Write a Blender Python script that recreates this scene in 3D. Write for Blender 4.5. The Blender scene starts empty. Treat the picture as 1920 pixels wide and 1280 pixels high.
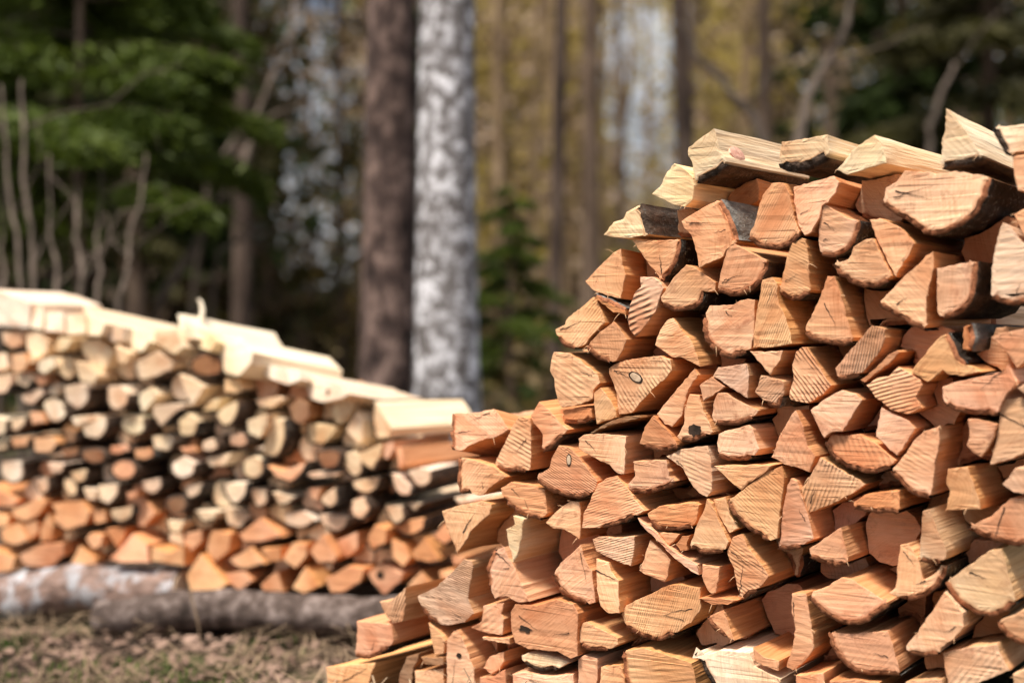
import bpy, bmesh, math, random
import numpy as np
from mathutils import Vector, Matrix, noise
from mathutils.geometry import tessellate_polygon

# ------------------------------------------------------------------ camera
scene = bpy.context.scene
CAM_H = 0.784
PITCH = math.radians(0.43)
FPX = 50.0 / 36.0 * 1920.0
cam_data = bpy.data.cameras.new('camera')
cam_data.lens = 50.0
cam_data.sensor_width = 36.0
cam_data.clip_start = 0.05
cam_data.clip_end = 2000.0
cam_data.dof.use_dof = True
cam_data.dof.focus_distance = 2.31
cam_data.dof.aperture_fstop = 1.75
cam_data.dof.aperture_blades = 0
cam = bpy.data.objects.new('camera', cam_data)
scene.collection.objects.link(cam)
cam.location = (0, 0, CAM_H)
cam.rotation_euler = (math.radians(90) - PITCH, 0, 0)
scene.camera = cam

# ------------------------------------------------------------------ sky, sun, exposure
SUN_EL = math.radians(64)
SUN_AZ = math.radians(-140)          # compass angle from +Y (into the picture), clockwise
to_sun = Vector((math.sin(SUN_AZ) * math.cos(SUN_EL), math.cos(SUN_AZ) * math.cos(SUN_EL), math.sin(SUN_EL)))
world = bpy.data.worlds.new('World')
scene.world = world
world.use_nodes = True
wn = world.node_tree
sky = wn.nodes.new('ShaderNodeTexSky')
sky.sky_type = 'NISHITA'
sky.sun_disc = False
sky.sun_elevation = SUN_EL
sky.sun_rotation = SUN_AZ
sky.air_density = 0.8
sky.ozone_density = 0.5
sky.dust_density = 7.0
bg = wn.nodes['Background']
# thin white cloud spread evenly over the whole sky
wtc = wn.nodes.new('ShaderNodeTexCoord')
wno = wn.nodes.new('ShaderNodeTexNoise'); wno.inputs['Scale'].default_value = 3.2; wno.inputs['Detail'].default_value = 6; wno.inputs['Roughness'].default_value = 0.6
wn.links.new(wtc.outputs['Generated'], wno.inputs['Vector'])
wra = wn.nodes.new('ShaderNodeValToRGB'); wra.color_ramp.elements[0].position = 0.40; wra.color_ramp.elements[1].position = 0.60
wn.links.new(wno.outputs['Fac'], wra.inputs[0])
wmx = wn.nodes.new('ShaderNodeMix'); wmx.data_type = 'RGBA'
wn.links.new(wra.outputs[0], wmx.inputs[0]); wn.links.new(sky.outputs[0], wmx.inputs[6]); wmx.inputs[7].default_value = (9.0, 9.2, 9.5, 1)
wn.links.new(wmx.outputs[2], bg.inputs[0])
bg.inputs[1].default_value = 0.07
sun_data = bpy.data.lights.new('sun', 'SUN')
sun_data.energy = 4.3
sun_data.angle = math.radians(13.0)
sun_data.color = (1.0, 0.92, 0.80)
sun = bpy.data.objects.new('sun', sun_data)
scene.collection.objects.link(sun)
sun.rotation_euler = to_sun.to_track_quat('Z', 'Y').to_euler()
scene.view_settings.view_transform = 'Standard'
scene.view_settings.look = 'None'
scene.view_settings.gamma = 1.0
scene.view_settings.exposure = 0.72
scene.view_settings.use_curve_mapping = False
scene.cycles.use_denoising = True
scene.cycles.max_bounces = 8
scene.cycles.diffuse_bounces = 4
scene.cycles.sample_clamp_indirect = 6.0

C = scene.collection
rng = random.Random(7)
nrng = np.random.default_rng(7)

# ------------------------------------------------------------------ helpers
def ray(px, py):
    """direction of the camera ray through a pixel of the 1920x1280 frame, scaled to depth 1"""
    dx = (px - 960.0) / FPX
    dv = -(py - 640.0) / FPX
    c, s = math.cos(PITCH), math.sin(PITCH)
    return Vector((dx, c + s * dv, -s + c * dv))

CAMP = Vector((0, 0, CAM_H))

def at(px, py, depth):
    r = ray(px, py)
    return CAMP + r * (depth / r.y)

def tag(o, label=None, cat=None, group=None, kind=None):
    if label: o['label'] = label
    if cat: o['category'] = cat
    if group: o['group'] = group
    if kind: o['kind'] = kind
    return o

def empty(name, loc):
    o = bpy.data.objects.new(name, None)
    o.empty_display_size = 0.1
    o.location = loc
    C.objects.link(o)
    return o

def mesh_obj(name, verts, faces, mats, parent=None, smooth=False, mat_idx=None, attrs=None, loc=None):
    me = bpy.data.meshes.new(name)
    if loc is not None:
        l = np.asarray(loc, dtype=float)
        verts = np.asarray(verts, dtype=float) - l
    me.from_pydata([tuple(v) for v in np.asarray(verts)], [], [tuple(int(i) for i in f) for f in faces])
    if not isinstance(mats, (list, tuple)): mats = [mats]
    for m in mats: me.materials.append(m)
    if mat_idx is not None: me.polygons.foreach_set('material_index', mat_idx)
    if smooth: me.polygons.foreach_set('use_smooth', [True] * len(me.polygons))
    if attrs:
        for an, (ty, dat) in attrs.items():
            a = me.attributes.new(an, ty, 'POINT')
            if ty == 'FLOAT_VECTOR': a.data.foreach_set('vector', np.asarray(dat, dtype=np.float32).ravel())
            else: a.data.foreach_set('value', np.asarray(dat, dtype=np.float32).ravel())
    me.update()
    o = bpy.data.objects.new(name, me)
    if loc is not None: o.location = loc
    C.objects.link(o)
    if parent is not None:
        o.parent = parent
        if loc is None: o.matrix_parent_inverse = Matrix.Translation(-Vector(parent.location))
        else: o.location = Vector(loc) - Vector(parent.location)
    return o

def quads_obj(name, V, mat, parent=None, kind=None):
    """V: (n,4,3) array of quads, world space -> one mesh"""
    V = np.asarray(V, dtype=np.float32)
    n = len(V)
    me = bpy.data.meshes.new(name)
    me.vertices.add(n * 4); me.loops.add(n * 4); me.polygons.add(n)
    me.vertices.foreach_set('co', V.reshape(-1))
    me.loops.foreach_set('vertex_index', np.arange(n * 4, dtype=np.int32))
    me.polygons.foreach_set('loop_start', np.arange(0, n * 4, 4, dtype=np.int32))
    me.polygons.foreach_set('loop_total', np.full(n, 4, dtype=np.int32))
    me.materials.append(mat)
    me.update(calc_edges=True)
    o = bpy.data.objects.new(name, me)
    C.objects.link(o)
    if parent is not None:
        o.parent = parent
        o.matrix_parent_inverse = Matrix.Translation(-Vector(parent.location))
    if kind: o['kind'] = kind
    return o

def tube(points, radii, sides=10, rough=0.0, seed=0, closed=True):
    """swept tube -> verts, faces"""
    P = [Vector(p) for p in points]
    V, F = [], []
    n = len(P)
    up = Vector((0.13, 0.21, 0.97)).normalized()
    rr = random.Random(seed)
    for i in range(n):
        t = (P[min(i + 1, n - 1)] - P[max(i - 1, 0)]).normalized()
        a = t.cross(up)
        if a.length < 0.2: a = t.cross(Vector((1, 0.1, 0)))
        a.normalize(); b = t.cross(a)
        for k in range(sides):
            ang = 2 * math.pi * k / sides
            r = radii[i] * (1 + rough * (rr.random() - 0.5))
            V.append(P[i] + a * (math.cos(ang) * r) + b * (math.sin(ang) * r))
    for i in range(n - 1):
        for k in range(sides):
            k2 = (k + 1) % sides
            F.append((i * sides + k, i * sides + k2, (i + 1) * sides + k2, (i + 1) * sides + k))
    if closed:
        F.append(tuple(range(sides - 1, -1, -1)))
        F.append(tuple((n - 1) * sides + k for k in range(sides)))
    return V, F

def join(parts):
    V, F = [], []
    for v, f in parts:
        o = len(V); V += list(v); F += [tuple(i + o for i in q) for q in f]
    return V, F

# ------------------------------------------------------------------ materials
def new_mat(name):
    m = bpy.data.materials.new(name)
    m.use_nodes = True
    nt = m.node_tree
    b = nt.nodes['Principled BSDF']
    b.inputs['Specular IOR Level'].default_value = 0.25
    b.inputs['Roughness'].default_value = 0.75
    return m, nt, b

def N(nt, typ, **kw):
    n = nt.nodes.new(typ)
    for k, v in kw.items():
        if k.startswith('_'): setattr(n, k[1:], v)
        else: n.inputs[k.replace('__', ' ')].default_value = v
    return n

def L(nt, a, b): nt.links.new(a, b)

def ramp(nt, src, stops):
    r = nt.nodes.new('ShaderNodeValToRGB')
    e = r.color_ramp.elements
    while len(e) < len(stops): e.new(0.5)
    for i, (p, c) in enumerate(stops):
        e[i].position = p
        e[i].color = (c[0], c[1], c[2], 1) if isinstance(c, (tuple, list)) else (c, c, c, 1)
    L(nt, src, r.inputs[0])
    return r.outputs[0]

def math_n(nt, op, a, b=None):
    n = nt.nodes.new('ShaderNodeMath'); n.operation = op
    for i, v in enumerate((a, b)):
        if v is None: continue
        if isinstance(v, (int, float)): n.inputs[i].default_value = v
        else: L(nt, v, n.inputs[i])
    return n.outputs[0]

def mixc(nt, mode, fac, a, b):
    n = nt.nodes.new('ShaderNodeMix'); n.data_type = 'RGBA'; n.blend_type = mode
    for s, v in ((n.inputs[0], fac), (n.inputs[6], a), (n.inputs[7], b)):
        if isinstance(v, (int, float)): s.default_value = v
        elif isinstance(v, tuple): s.default_value = (v[0], v[1], v[2], 1)
        else: L(nt, v, s)
    return n.outputs[2]

def mapping(nt, vec, scale, rot=(0, 0, 0)):
    m = nt.nodes.new('ShaderNodeMapping')
    m.inputs['Scale'].default_value = scale
    m.inputs['Rotation'].default_value = rot
    L(nt, vec, m.inputs['Vector'])
    return m.outputs[0]

def noise_n(nt, vec, scale, detail=4, rough=0.55, dist=0.0):
    n = nt.nodes.new('ShaderNodeTexNoise')
    n.inputs['Scale'].default_value = scale
    n.inputs['Detail'].default_value = detail
    n.inputs['Roughness'].default_value = rough
    n.inputs['Distortion'].default_value = dist
    if vec is not None: L(nt, vec, n.inputs['Vector'])
    return n.outputs['Fac']

def bump(nt, h, strength, dist, bsdf):
    b = nt.nodes.new('ShaderNodeBump')
    b.inputs['Strength'].default_value = strength
    b.inputs['Distance'].default_value = dist
    L(nt, h, b.inputs['Height'])
    L(nt, b.outputs[0], bsdf.inputs['Normal'])

def wood_attr(nt):
    a = nt.nodes.new('ShaderNodeAttribute'); a.attribute_name = 'wp'
    return a.outputs['Vector']

def make_sawn_end():
    m, nt, b = new_mat('sawn_end_grain')
    v = wood_attr(nt)
    oi = nt.nodes.new('ShaderNodeObjectInfo')
    rim = nt.nodes.new('ShaderNodeAttribute'); rim.attribute_name = 'rim'
    # saw ridges: bands across y, warped, of uneven strength and spacing
    warp = nt.nodes.new('ShaderNodeTexNoise'); warp.inputs['Scale'].default_value = 22; warp.inputs['Detail'].default_value = 2
    L(nt, v, warp.inputs['Vector'])
    vm = nt.nodes.new('ShaderNodeVectorMath'); vm.operation = 'MULTIPLY_ADD'
    L(nt, warp.outputs['Color'], vm.inputs[0]); vm.inputs[1].default_value = (0.006, 0.006, 0.006); L(nt, v, vm.inputs[2])
    wv = nt.nodes.new('ShaderNodeTexWave')
    wv.wave_type = 'BANDS'; wv.bands_direction = 'Y'; wv.wave_profile = 'SIN'
    wv.inputs['Scale'].default_value = 46.0
    wv.inputs['Distortion'].default_value = 1.3
    wv.inputs['Detail'].default_value = 2.0
    wv.inputs['Detail Scale'].default_value = 1.1
    L(nt, mapping(nt, vm.outputs[0], (0.25, 1, 0.2)), wv.inputs['Vector'])
    area = ramp(nt, noise_n(nt, v, 24, 2), [(0.36, 0.0), (0.60, 1.0)])
    amt = math_n(nt, 'MULTIPLY', area, math_n(nt, 'POWER', oi.outputs['Alpha'], 2.8))
    ridge = math_n(nt, 'MULTIPLY', wv.outputs['Fac'], amt)
    # fine fibres along x, broken up
    fib = noise_n(nt, mapping(nt, vm.outputs[0], (22, 520, 22)), 1.0, 4, 0.6)
    fib2 = noise_n(nt, mapping(nt, vm.outputs[0], (16, 210, 16)), 1.0, 3, 0.6)
    pv = nt.nodes.new('ShaderNodeAttribute'); pv.attribute_name = 'pv'
    ln = nt.nodes.new('ShaderNodeVectorMath'); ln.operation = 'LENGTH'; L(nt, pv.outputs['Vector'], ln.inputs[0])
    rad = math_n(nt, 'ADD', ln.outputs['Value'], math_n(nt, 'MULTIPLY', noise_n(nt, v, 30, 3), 0.010))
    ringv = nt.nodes.new('ShaderNodeCombineXYZ'); L(nt, math_n(nt, 'ADD', rad, math_n(nt, 'MULTIPLY', oi.outputs['Random'], 7.0)), ringv.inputs[0])
    rings = noise_n(nt, ringv.outputs[0], 330, 3, 0.7)
    heart = ramp(nt, math_n(nt, 'ADD', math_n(nt, 'MULTIPLY', rad, 7.0), math_n(nt, 'MULTIPLY', math_n(nt, 'SUBTRACT', oi.outputs['Random'], 0.5), 0.5)), [(0.25, (0.86, 0.74, 0.64)), (0.6, (1.0, 1.0, 1.0)), (0.95, (1.08, 1.10, 1.10))])
    fmask = ramp(nt, noise_n(nt, v, 30, 2), [(0.35, 0.25), (0.65, 1.0)])
    blot = noise_n(nt, v, 34, 5, 0.65)
    blot2 = noise_n(nt, v, 12, 3, 0.5)
    speck = noise_n(nt, v, 300, 3, 0.6)
    col = oi.outputs['Color']
    col = mixc(nt, 'MULTIPLY', math_n(nt, 'MULTIPLY', fmask, 0.5), col, ramp(nt, fib, [(0.32, (0.70, 0.58, 0.48)), (0.58, (1.05, 1.05, 1.05))]))
    col = mixc(nt, 'MULTIPLY', math_n(nt, 'MULTIPLY', fmask, 0.4), col, ramp(nt, fib2, [(0.34, (0.74, 0.62, 0.52)), (0.56, (1.05, 1.05, 1.05))]))
    col = mixc(nt, 'MULTIPLY', 1.0, col, ramp(nt, blot2, [(0.32, (0.88, 0.74, 0.66)), (0.48, (1, 1, 1)), (0.68, (1.08, 1.10, 1.06))]))
    col = mixc(nt, 'MULTIPLY', 0.9, col, heart)
    col = mixc(nt, 'MULTIPLY', ramp(nt, noise_n(nt, v, 8, 2), [(0.35, 0.15), (0.65, 0.75)]), col, ramp(nt, rings, [(0.36, (0.78, 0.66, 0.56)), (0.52, (1.03, 1.03, 1.03))]))
    # grey-violet weather stains and brown smears on part of the ends
    st = math_n(nt, 'MULTIPLY', ramp(nt, blot, [(0.56, 0.0), (0.72, 1.0)]), ramp(nt, oi.outputs['Random'], [(0.2, 0.2), (0.9, 0.9)]))
    col = mixc(nt, 'MULTIPLY', st, col, (0.55, 0.43, 0.40))
    tr = math_n(nt, 'MULTIPLY', math_n(nt, 'SUBTRACT', 1.0, wv.outputs['Fac']), amt)
    col = mixc(nt, 'MULTIPLY', math_n(nt, 'MULTIPLY', tr, 0.65), col, (0.60, 0.42, 0.33))
    col = mixc(nt, 'MULTIPLY', math_n(nt, 'MULTIPLY', ramp(nt, speck, [(0.64, 0.0), (0.72, 1.0)]), math_n(nt, 'MULTIPLY', ramp(nt, blot, [(0.42, 0.0), (0.6, 1.0)]), 0.8)), col, (0.30, 0.18, 0.12))
    # red cambium line next to the bark
    rm = math_n(nt, 'MULTIPLY', math_n(nt, 'POWER', rim.outputs['Fac'], 1.6), ramp(nt, blot, [(0.3, 0.35), (0.7, 1.0)]))
    col = mixc(nt, 'MULTIPLY', math_n(nt, 'MULTIPLY', rm, 0.95), col, (0.60, 0.33, 0.2))
    L(nt, col, b.inputs['Base Color'])
    h = math_n(nt, 'ADD', math_n(nt, 'MULTIPLY', ridge, 1.2), math_n(nt, 'ADD', math_n(nt, 'MULTIPLY', math_n(nt, 'MULTIPLY', fib2, fmask), 0.45), math_n(nt, 'MULTIPLY', blot, 0.4)))
    bump(nt, h, 0.9, 0.0024, b)
    b.inputs['Roughness'].default_value = 0.8
    b.inputs['Specular IOR Level'].default_value = 0.15
    return m

def make_split_side():
    m, nt, b = new_mat('split_wood_side')
    v = wood_attr(nt)
    oi = nt.nodes.new('ShaderNodeObjectInfo')
    fib = noise_n(nt, mapping(nt, v, (230, 230, 7)), 1.0, 4, 0.6)
    fib2 = noise_n(nt, mapping(nt, v, (60, 60, 3)), 1.0, 3, 0.55)
    sp = nt.nodes.new('ShaderNodeSeparateColor'); L(nt, oi.outputs['Color'], sp.inputs[0])
    col = mixc(nt, 'MULTIPLY', 1.0, oi.outputs['Color'], ramp(nt, sp.outputs[2], [(0.28, (1.0, 0.86, 0.64)), (0.35, (1.06, 1.05, 1.03))]))  # orange sides deepened in colour to stand in for warm shade
    col = mixc(nt, 'MULTIPLY', 0.9, col, ramp(nt, fib, [(0.3, (0.78, 0.68, 0.58)), (0.6, (1.05, 1.05, 1.05))]))
    col = mixc(nt, 'MULTIPLY', 0.9, col, ramp(nt, fib2, [(0.3, (0.86, 0.76, 0.66)), (0.6, (1.04, 1.04, 1.04))]))
    L(nt, col, b.inputs['Base Color'])
    h = math_n(nt, 'ADD', fib, math_n(nt, 'MULTIPLY', fib2, 1.6))
    bump(nt, h, 0.8, 0.0025, b)
    b.inputs['Roughness'].default_value = 0.7
    return m

def make_log_bark(name, c1, c2, c3, lich):
    m, nt, b = new_mat(name)
    v = wood_attr(nt)
    n1 = noise_n(nt, mapping(nt, v, (1, 1, 0.35)), 60, 6, 0.65)
    n2 = noise_n(nt, v, 170, 4, 0.65)
    n3 = noise_n(nt, v, 38, 3, 0.5)
    col = ramp(nt, n1, [(0.3, c1), (0.5, c2), (0.72, c3)])
    col = mixc(nt, 'MIX', math_n(nt, 'MULTIPLY', ramp(nt, n2, [(0.56, 0.0), (0.63, 1.0)]), math_n(nt, 'MULTIPLY', ramp(nt, n3, [(0.45, 0.0), (0.6, 1.0)]), lich)), col, (0.42, 0.45, 0.42))
    L(nt, col, b.inputs['Base Color'])
    bump(nt, math_n(nt, 'ADD', n1, math_n(nt, 'MULTIPLY', n2, 0.5)), 1.0, 0.008, b)
    b.inputs['Roughness'].default_value = 0.65
    return m

def make_flat_noise(name, c1, c2, scale=20.0, rough=0.8, bstr=0.5, bdist=0.003, vec='Object', stretch=(1, 1, 1), spec=0.2):
    m, nt, b = new_mat(name)
    tc = nt.nodes.new('ShaderNodeTexCoord')
    v = mapping(nt, tc.outputs[vec], stretch)
    n1 = noise_n(nt, v, scale, 5, 0.6)
    L(nt, ramp(nt, n1, [(0.3, c1), (0.7, c2)]), b.inputs['Base Color'])
    bump(nt, n1, bstr, bdist, b)
    b.inputs['Roughness'].default_value = rough
    b.inputs['Specular IOR Level'].default_value = spec
    return m

M = {}
M['end'] = make_sawn_end()
M['side'] = make_split_side()
M['bark'] = make_log_bark('alder_bark', (0.012, 0.009, 0.007), (0.036, 0.026, 0.020), (0.09, 0.068, 0.052), 0.8)
M['barkbrown'] = make_log_bark('brown_bark', (0.02, 0.012, 0.008), (0.06, 0.035, 0.022), (0.15, 0.09, 0.06), 0.2)
M['barkgrey'] = make_log_bark('grey_bark', (0.05, 0.045, 0.04), (0.13, 0.12, 0.11), (0.26, 0.25, 0.23), 0.6)
M['innerbark'] = make_flat_noise('red_inner_bark', (0.20, 0.065, 0.03), (0.42, 0.17, 0.08), 160, 0.75, 0.8, 0.003)
M['dark'] = make_flat_noise('dark_rot', (0.012, 0.008, 0.006), (0.05, 0.03, 0.02), 90)
M['knotpale'] = make_flat_noise('pale_knot_wood', (0.42, 0.29, 0.19), (0.62, 0.47, 0.34), 90)
M['knotpink'] = make_flat_noise('pink_knot_wood', (0.50, 0.22, 0.17), (0.70, 0.45, 0.34), 120)
M['splinter'] = make_flat_noise('splinter_wood', (0.50, 0.27, 0.14), (0.75, 0.50, 0.30), 60)
M['curl'] = make_flat_noise('pale_shaving', (0.72, 0.62, 0.48), (0.85, 0.78, 0.66), 40)
# ------------------------------------------------------------------ the two stacking planes (real places and sizes)
class Pile:
    def __init__(s, px, py, depth, yaw, length):
        s.p0 = at(px, py, depth); s.yaw = math.radians(yaw); s.length = length
        s.axis = Vector((math.sin(s.yaw), math.cos(s.yaw), 0))
        s.u = Vector((math.cos(s.yaw), -math.sin(s.yaw), 0))
    def hit(s, px, py, off=0.0):
        r = ray(px, py); p = s.p0 + s.axis * off
        return CAMP + r * ((p - CAMP).dot(s.axis) / r.dot(s.axis))

near_pile = Pile(1000, 800, 2.46, 34, 0.33)
far_pile = Pile(600, 900, 3.75, 22, 0.33)

# ------------------------------------------------------------------ ground
_gl, _gr = near_pile.hit(610, 1306), near_pile.hit(1945, 1306)
def ground_z(x, y):
    z = -0.02 + 0.055 * max(-1.6, min(0.0, x + 0.5)) * math.exp(-((y - 3.8) / 2.5) ** 2)
    z += 0.035 * noise.noise((x * 0.9, y * 0.9, 1.3)) + 0.012 * noise.noise((x * 4.1, y * 4.1, 5.3))
    if y > 9: z += 0.10 * noise.noise((x * 0.25, y * 0.25, 9.1)) * min(1, (y - 9) / 8)
    d = Vector((x, y, 0)) - Vector((_gl.x, _gl.y, 0))
    s = d.dot(near_pile.u); t = d.dot(near_pile.axis)
    full = 1.55
    ss = max(0, min(1, s / full))
    top = _gl.z + (_gr.z - _gl.z) * ss * full / ((_gr - _gl).dot(near_pile.u))
    fs = max(0.0, -s, s - full) / 0.22
    ft = max(0.0, -0.0 - t, t - 0.36) / 0.45
    f = math.hypot(fs, ft)
    w = 0 if f >= 1 else (1 - f * f * (3 - 2 * f))
    return z * (1 - w) + (top - 0.004) * w

def make_ground_mat():
    m, nt, b = new_mat('forest_floor')
    tc = nt.nodes.new('ShaderNodeTexCoord'); v = tc.outputs['Object']
    n1 = noise_n(nt, v, 1.6, 5, 0.6); n2 = noise_n(nt, v, 14, 5, 0.65); n3 = noise_n(nt, v, 90, 4, 0.6)
    col = ramp(nt, n2, [(0.3, (0.014, 0.009, 0.007)), (0.5, (0.04, 0.025, 0.017)), (0.68, (0.10, 0.068, 0.046))])
    col = mixc(nt, 'MIX', ramp(nt, n1, [(0.5, 0.0), (0.6, 0.75)]), col, ramp(nt, n3, [(0.3, (0.02, 0.035, 0.008)), (0.7, (0.07, 0.10, 0.02))]))
    L(nt, col, b.inputs['Base Color'])
    bump(nt, math_n(nt, 'ADD', n2, math_n(nt, 'MULTIPLY', n3, 0.5)), 1.0, 0.03, b)
    b.inputs['Roughness'].default_value = 0.9
    return m

def make_ground():
    def axis(lo, hi, f_lo, f_hi, fine, coarse):
        a = list(np.arange(f_lo, f_hi, fine))
        st, x = fine, f_hi
        while x < hi: a.append(x); st = min(st * 1.25, coarse); x += st
        a.append(hi)
        st, x = fine, f_lo
        while x > lo: st = min(st * 1.25, coarse); x -= st; a.insert(0, max(x, lo))
        return np.array(a)
    xs = axis(-400, 400, -2.6, 2.4, 0.045, 60); ys = axis(-60, 900, 1.0, 5.0, 0.045, 60)
    V = [(x, y, ground_z(x, y)) for y in ys for x in xs]
    nx = len(xs)
    F = [(j * nx + i, j * nx + i + 1, (j + 1) * nx + i + 1, (j + 1) * nx + i) for j in range(len(ys) - 1) for i in range(nx - 1)]
    o = mesh_obj('ground', V, F, make_ground_mat(), smooth=True)
    o['kind'] = 'structure'
make_ground()

# dry grass, moss tufts and litter in front of the far pile
M['drygrass'] = make_flat_noise('dry_grass', (0.07, 0.046, 0.03), (0.40, 0.29, 0.19), 5, 0.8, 0.0)
M['moss'] = make_flat_noise('moss', (0.02, 0.035, 0.007), (0.075, 0.11, 0.022), 12, 0.9, 0.0)
M['litter'] = make_flat_noise('leaf_litter', (0.05, 0.026, 0.017), (0.34, 0.23, 0.18), 6, 0.8, 0.0)

def in_pile(x, y):
    for pl, lo, hi in ((near_pile, -0.55, 1.6), (far_pile, -3.2, 1.2)):
        d = Vector((x, y, 0)) - Vector((pl.p0.x, pl.p0.y, 0))
        if -0.02 < d.dot(pl.axis) < 0.4 and lo < d.dot(pl.u) < hi: return True
    return False

def blades(n, region, hmin, hmax, wid, lie, patch, seed):
    r = np.random.default_rng(seed); out = []
    x0, x1, y0, y1 = region
    while len(out) < n:
        x, y = r.uniform(x0, x1), r.uniform(y0, y1)
        if noise.noise((x * 3.1 + seed, y * 3.1, 0.7)) < patch - 0.25 * r.random() or in_pile(x, y): continue
        z = ground_z(x, y); a = r.uniform(0, 6.283); h = r.uniform(hmin, hmax)
        ln = r.uniform(*lie); w = wid * r.uniform(0.6, 1.4)
        d = Vector((math.cos(a), math.sin(a), 0)); s = Vector((-d.y, d.x, 0)) * w
        b = Vector((x, y, z - 0.005)); m_ = b + d * ln * 0.45 + Vector((0, 0, h)); e = b + d * ln + Vector((0, 0, h * r.uniform(0.3, 1.1)))
        out.append((b - s, b + s, m_ + s * 0.8, m_ - s * 0.8)); out.append((m_ - s * 0.8, m_ + s * 0.8, e + s * 0.15, e - s * 0.15))
    return np.array([[tuple(p) for p in q] for q in out])

o = quads_obj('dry_grass', blades(4200, (-1.9, 0.5, 2.3, 4.0), 0.006, 0.075, 0.0019, (0.10, 0.36), 0.14, 3), M['drygrass'], kind='stuff')
tag(o, 'matted pale dry grass in front of the far woodpile', 'grass')
o = quads_obj('moss', blades(3200, (-1.9, 0.5, 2.4, 3.9), 0.012, 0.04, 0.0035, (0.005, 0.03), 0.22, 11), M['moss'], kind='stuff')
tag(o, 'green moss tufts among the dry grass', 'moss')
def litter(n, seed):
    r = np.random.default_rng(seed); out = []
    while len(out) < n:
        x, y = r.uniform(-1.9, 0.5), r.uniform(2.3, 4.0)
        if in_pile(x, y): continue
        c = Vector((x, y, ground_z(x, y) + 0.008 + 0.01 * r.random())); a = r.uniform(0, 6.283)
        d = Vector((math.cos(a), math.sin(a), r.uniform(-.5, .5))) * r.uniform(0.010, 0.024)
        s = Vector((-math.sin(a), math.cos(a), r.uniform(-.5, .5))) * r.uniform(0.006, 0.014)
        out.append((c - d, c + s - d * 0.1, c + d, c - s))
    return np.array([[tuple(p) for p in q] for q in out])
o = quads_obj('leaf_litter', litter(3600, 5), M['litter'], kind='stuff')
tag(o, 'scattered brown dead leaves on the forest floor', 'leaves')

# ------------------------------------------------------------------ forest
def make_trunk_mat(name, c1, c2, c3, sx=(1, 1, 0.25), sc=9, bd=0.03):
    m, nt, b = new_mat(name)
    tc = nt.nodes.new('ShaderNodeTexCoord')
    n1 = noise_n(nt, mapping(nt, tc.outputs['Object'], sx), sc, 6, 0.65)
    n2 = noise_n(nt, tc.outputs['Object'], 2.2, 3, 0.5)
    col = ramp(nt, n1, [(0.32, c1), (0.5, c2), (0.68, c3)])
    col = mixc(nt, 'MULTIPLY', 0.7, col, ramp(nt, n2, [(0.3, (0.7, 0.66, 0.62)), (0.7, (1.1, 1.08, 1.05))]))
    L(nt, col, b.inputs['Base Color'])
    bump(nt, n1, 1.0, bd, b)
    b.inputs['Roughness'].default_value = 0.9
    return m

def make_birch_mat(name, lo=0.47, brown=0.0, w=1.0):
    m, nt, b = new_mat(name)
    tc = nt.nodes.new('ShaderNodeTexCoord'); v = tc.outputs['Object']
    n1 = noise_n(nt, mapping(nt, v, (1, 1, 0.9)), 15, 6, 0.68)
    n2 = noise_n(nt, mapping(nt, v, (1, 1, 3)), 20, 4, 0.6)
    n3 = noise_n(nt, v, 3.0, 3, 0.5)
    col = ramp(nt, n2, [(0.3, (0.05, 0.042, 0.04)), (0.6, (0.17, 0.155, 0.155))])
    col = mixc(nt, 'MIX', brown, col, ramp(nt, n2, [(0.3, (0.06, 0.035, 0.025)), (0.6, (0.26, 0.17, 0.14))]))
    col = mixc(nt, 'MIX', ramp(nt, n1, [(lo, 0.0), (lo + 0.10, 1.0)]), col, ramp(nt, n3, [(0.35, (0.36 * w, 0.355 * w, 0.38 * w)), (0.65, (0.66 * w, 0.66 * w, 0.71 * w))]))
    L(nt, col, b.inputs['Base Color'])
    bump(nt, n1, 0.7, 0.012, b)
    return m

def make_leaf_mat(name, c1, c2, trans=0.35):
    m, nt, b = new_mat(name)
    tc = nt.nodes.new('ShaderNodeTexCoord')
    n1 = noise_n(nt, tc.outputs['Object'], 1.4, 3, 0.6)
    n2 = noise_n(nt, tc.outputs['Object'], 23, 2, 0.6)
    col = ramp(nt, math_n(nt, 'MULTIPLY', math_n(nt, 'ADD', n1, n2), 0.5), [(0.38, c1), (0.62, c2)])
    L(nt, col, b.inputs['Base Color'])
    tr = nt.nodes.new('ShaderNodeBsdfTranslucent')
    L(nt, mixc(nt, 'MULTIPLY', 1.0, col, (1.5, 1.5, 0.9)), tr.inputs['Color'])
    mx = nt.nodes.new('ShaderNodeMixShader'); mx.inputs[0].default_value = trans
    L(nt, b.outputs[0], mx.inputs[1]); L(nt, tr.outputs[0], mx.inputs[2])
    L(nt, mx.outputs[0], nt.nodes['Material Output'].inputs['Surface'])
    b.inputs['Roughness'].default_value = 0.6
    return m

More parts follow.
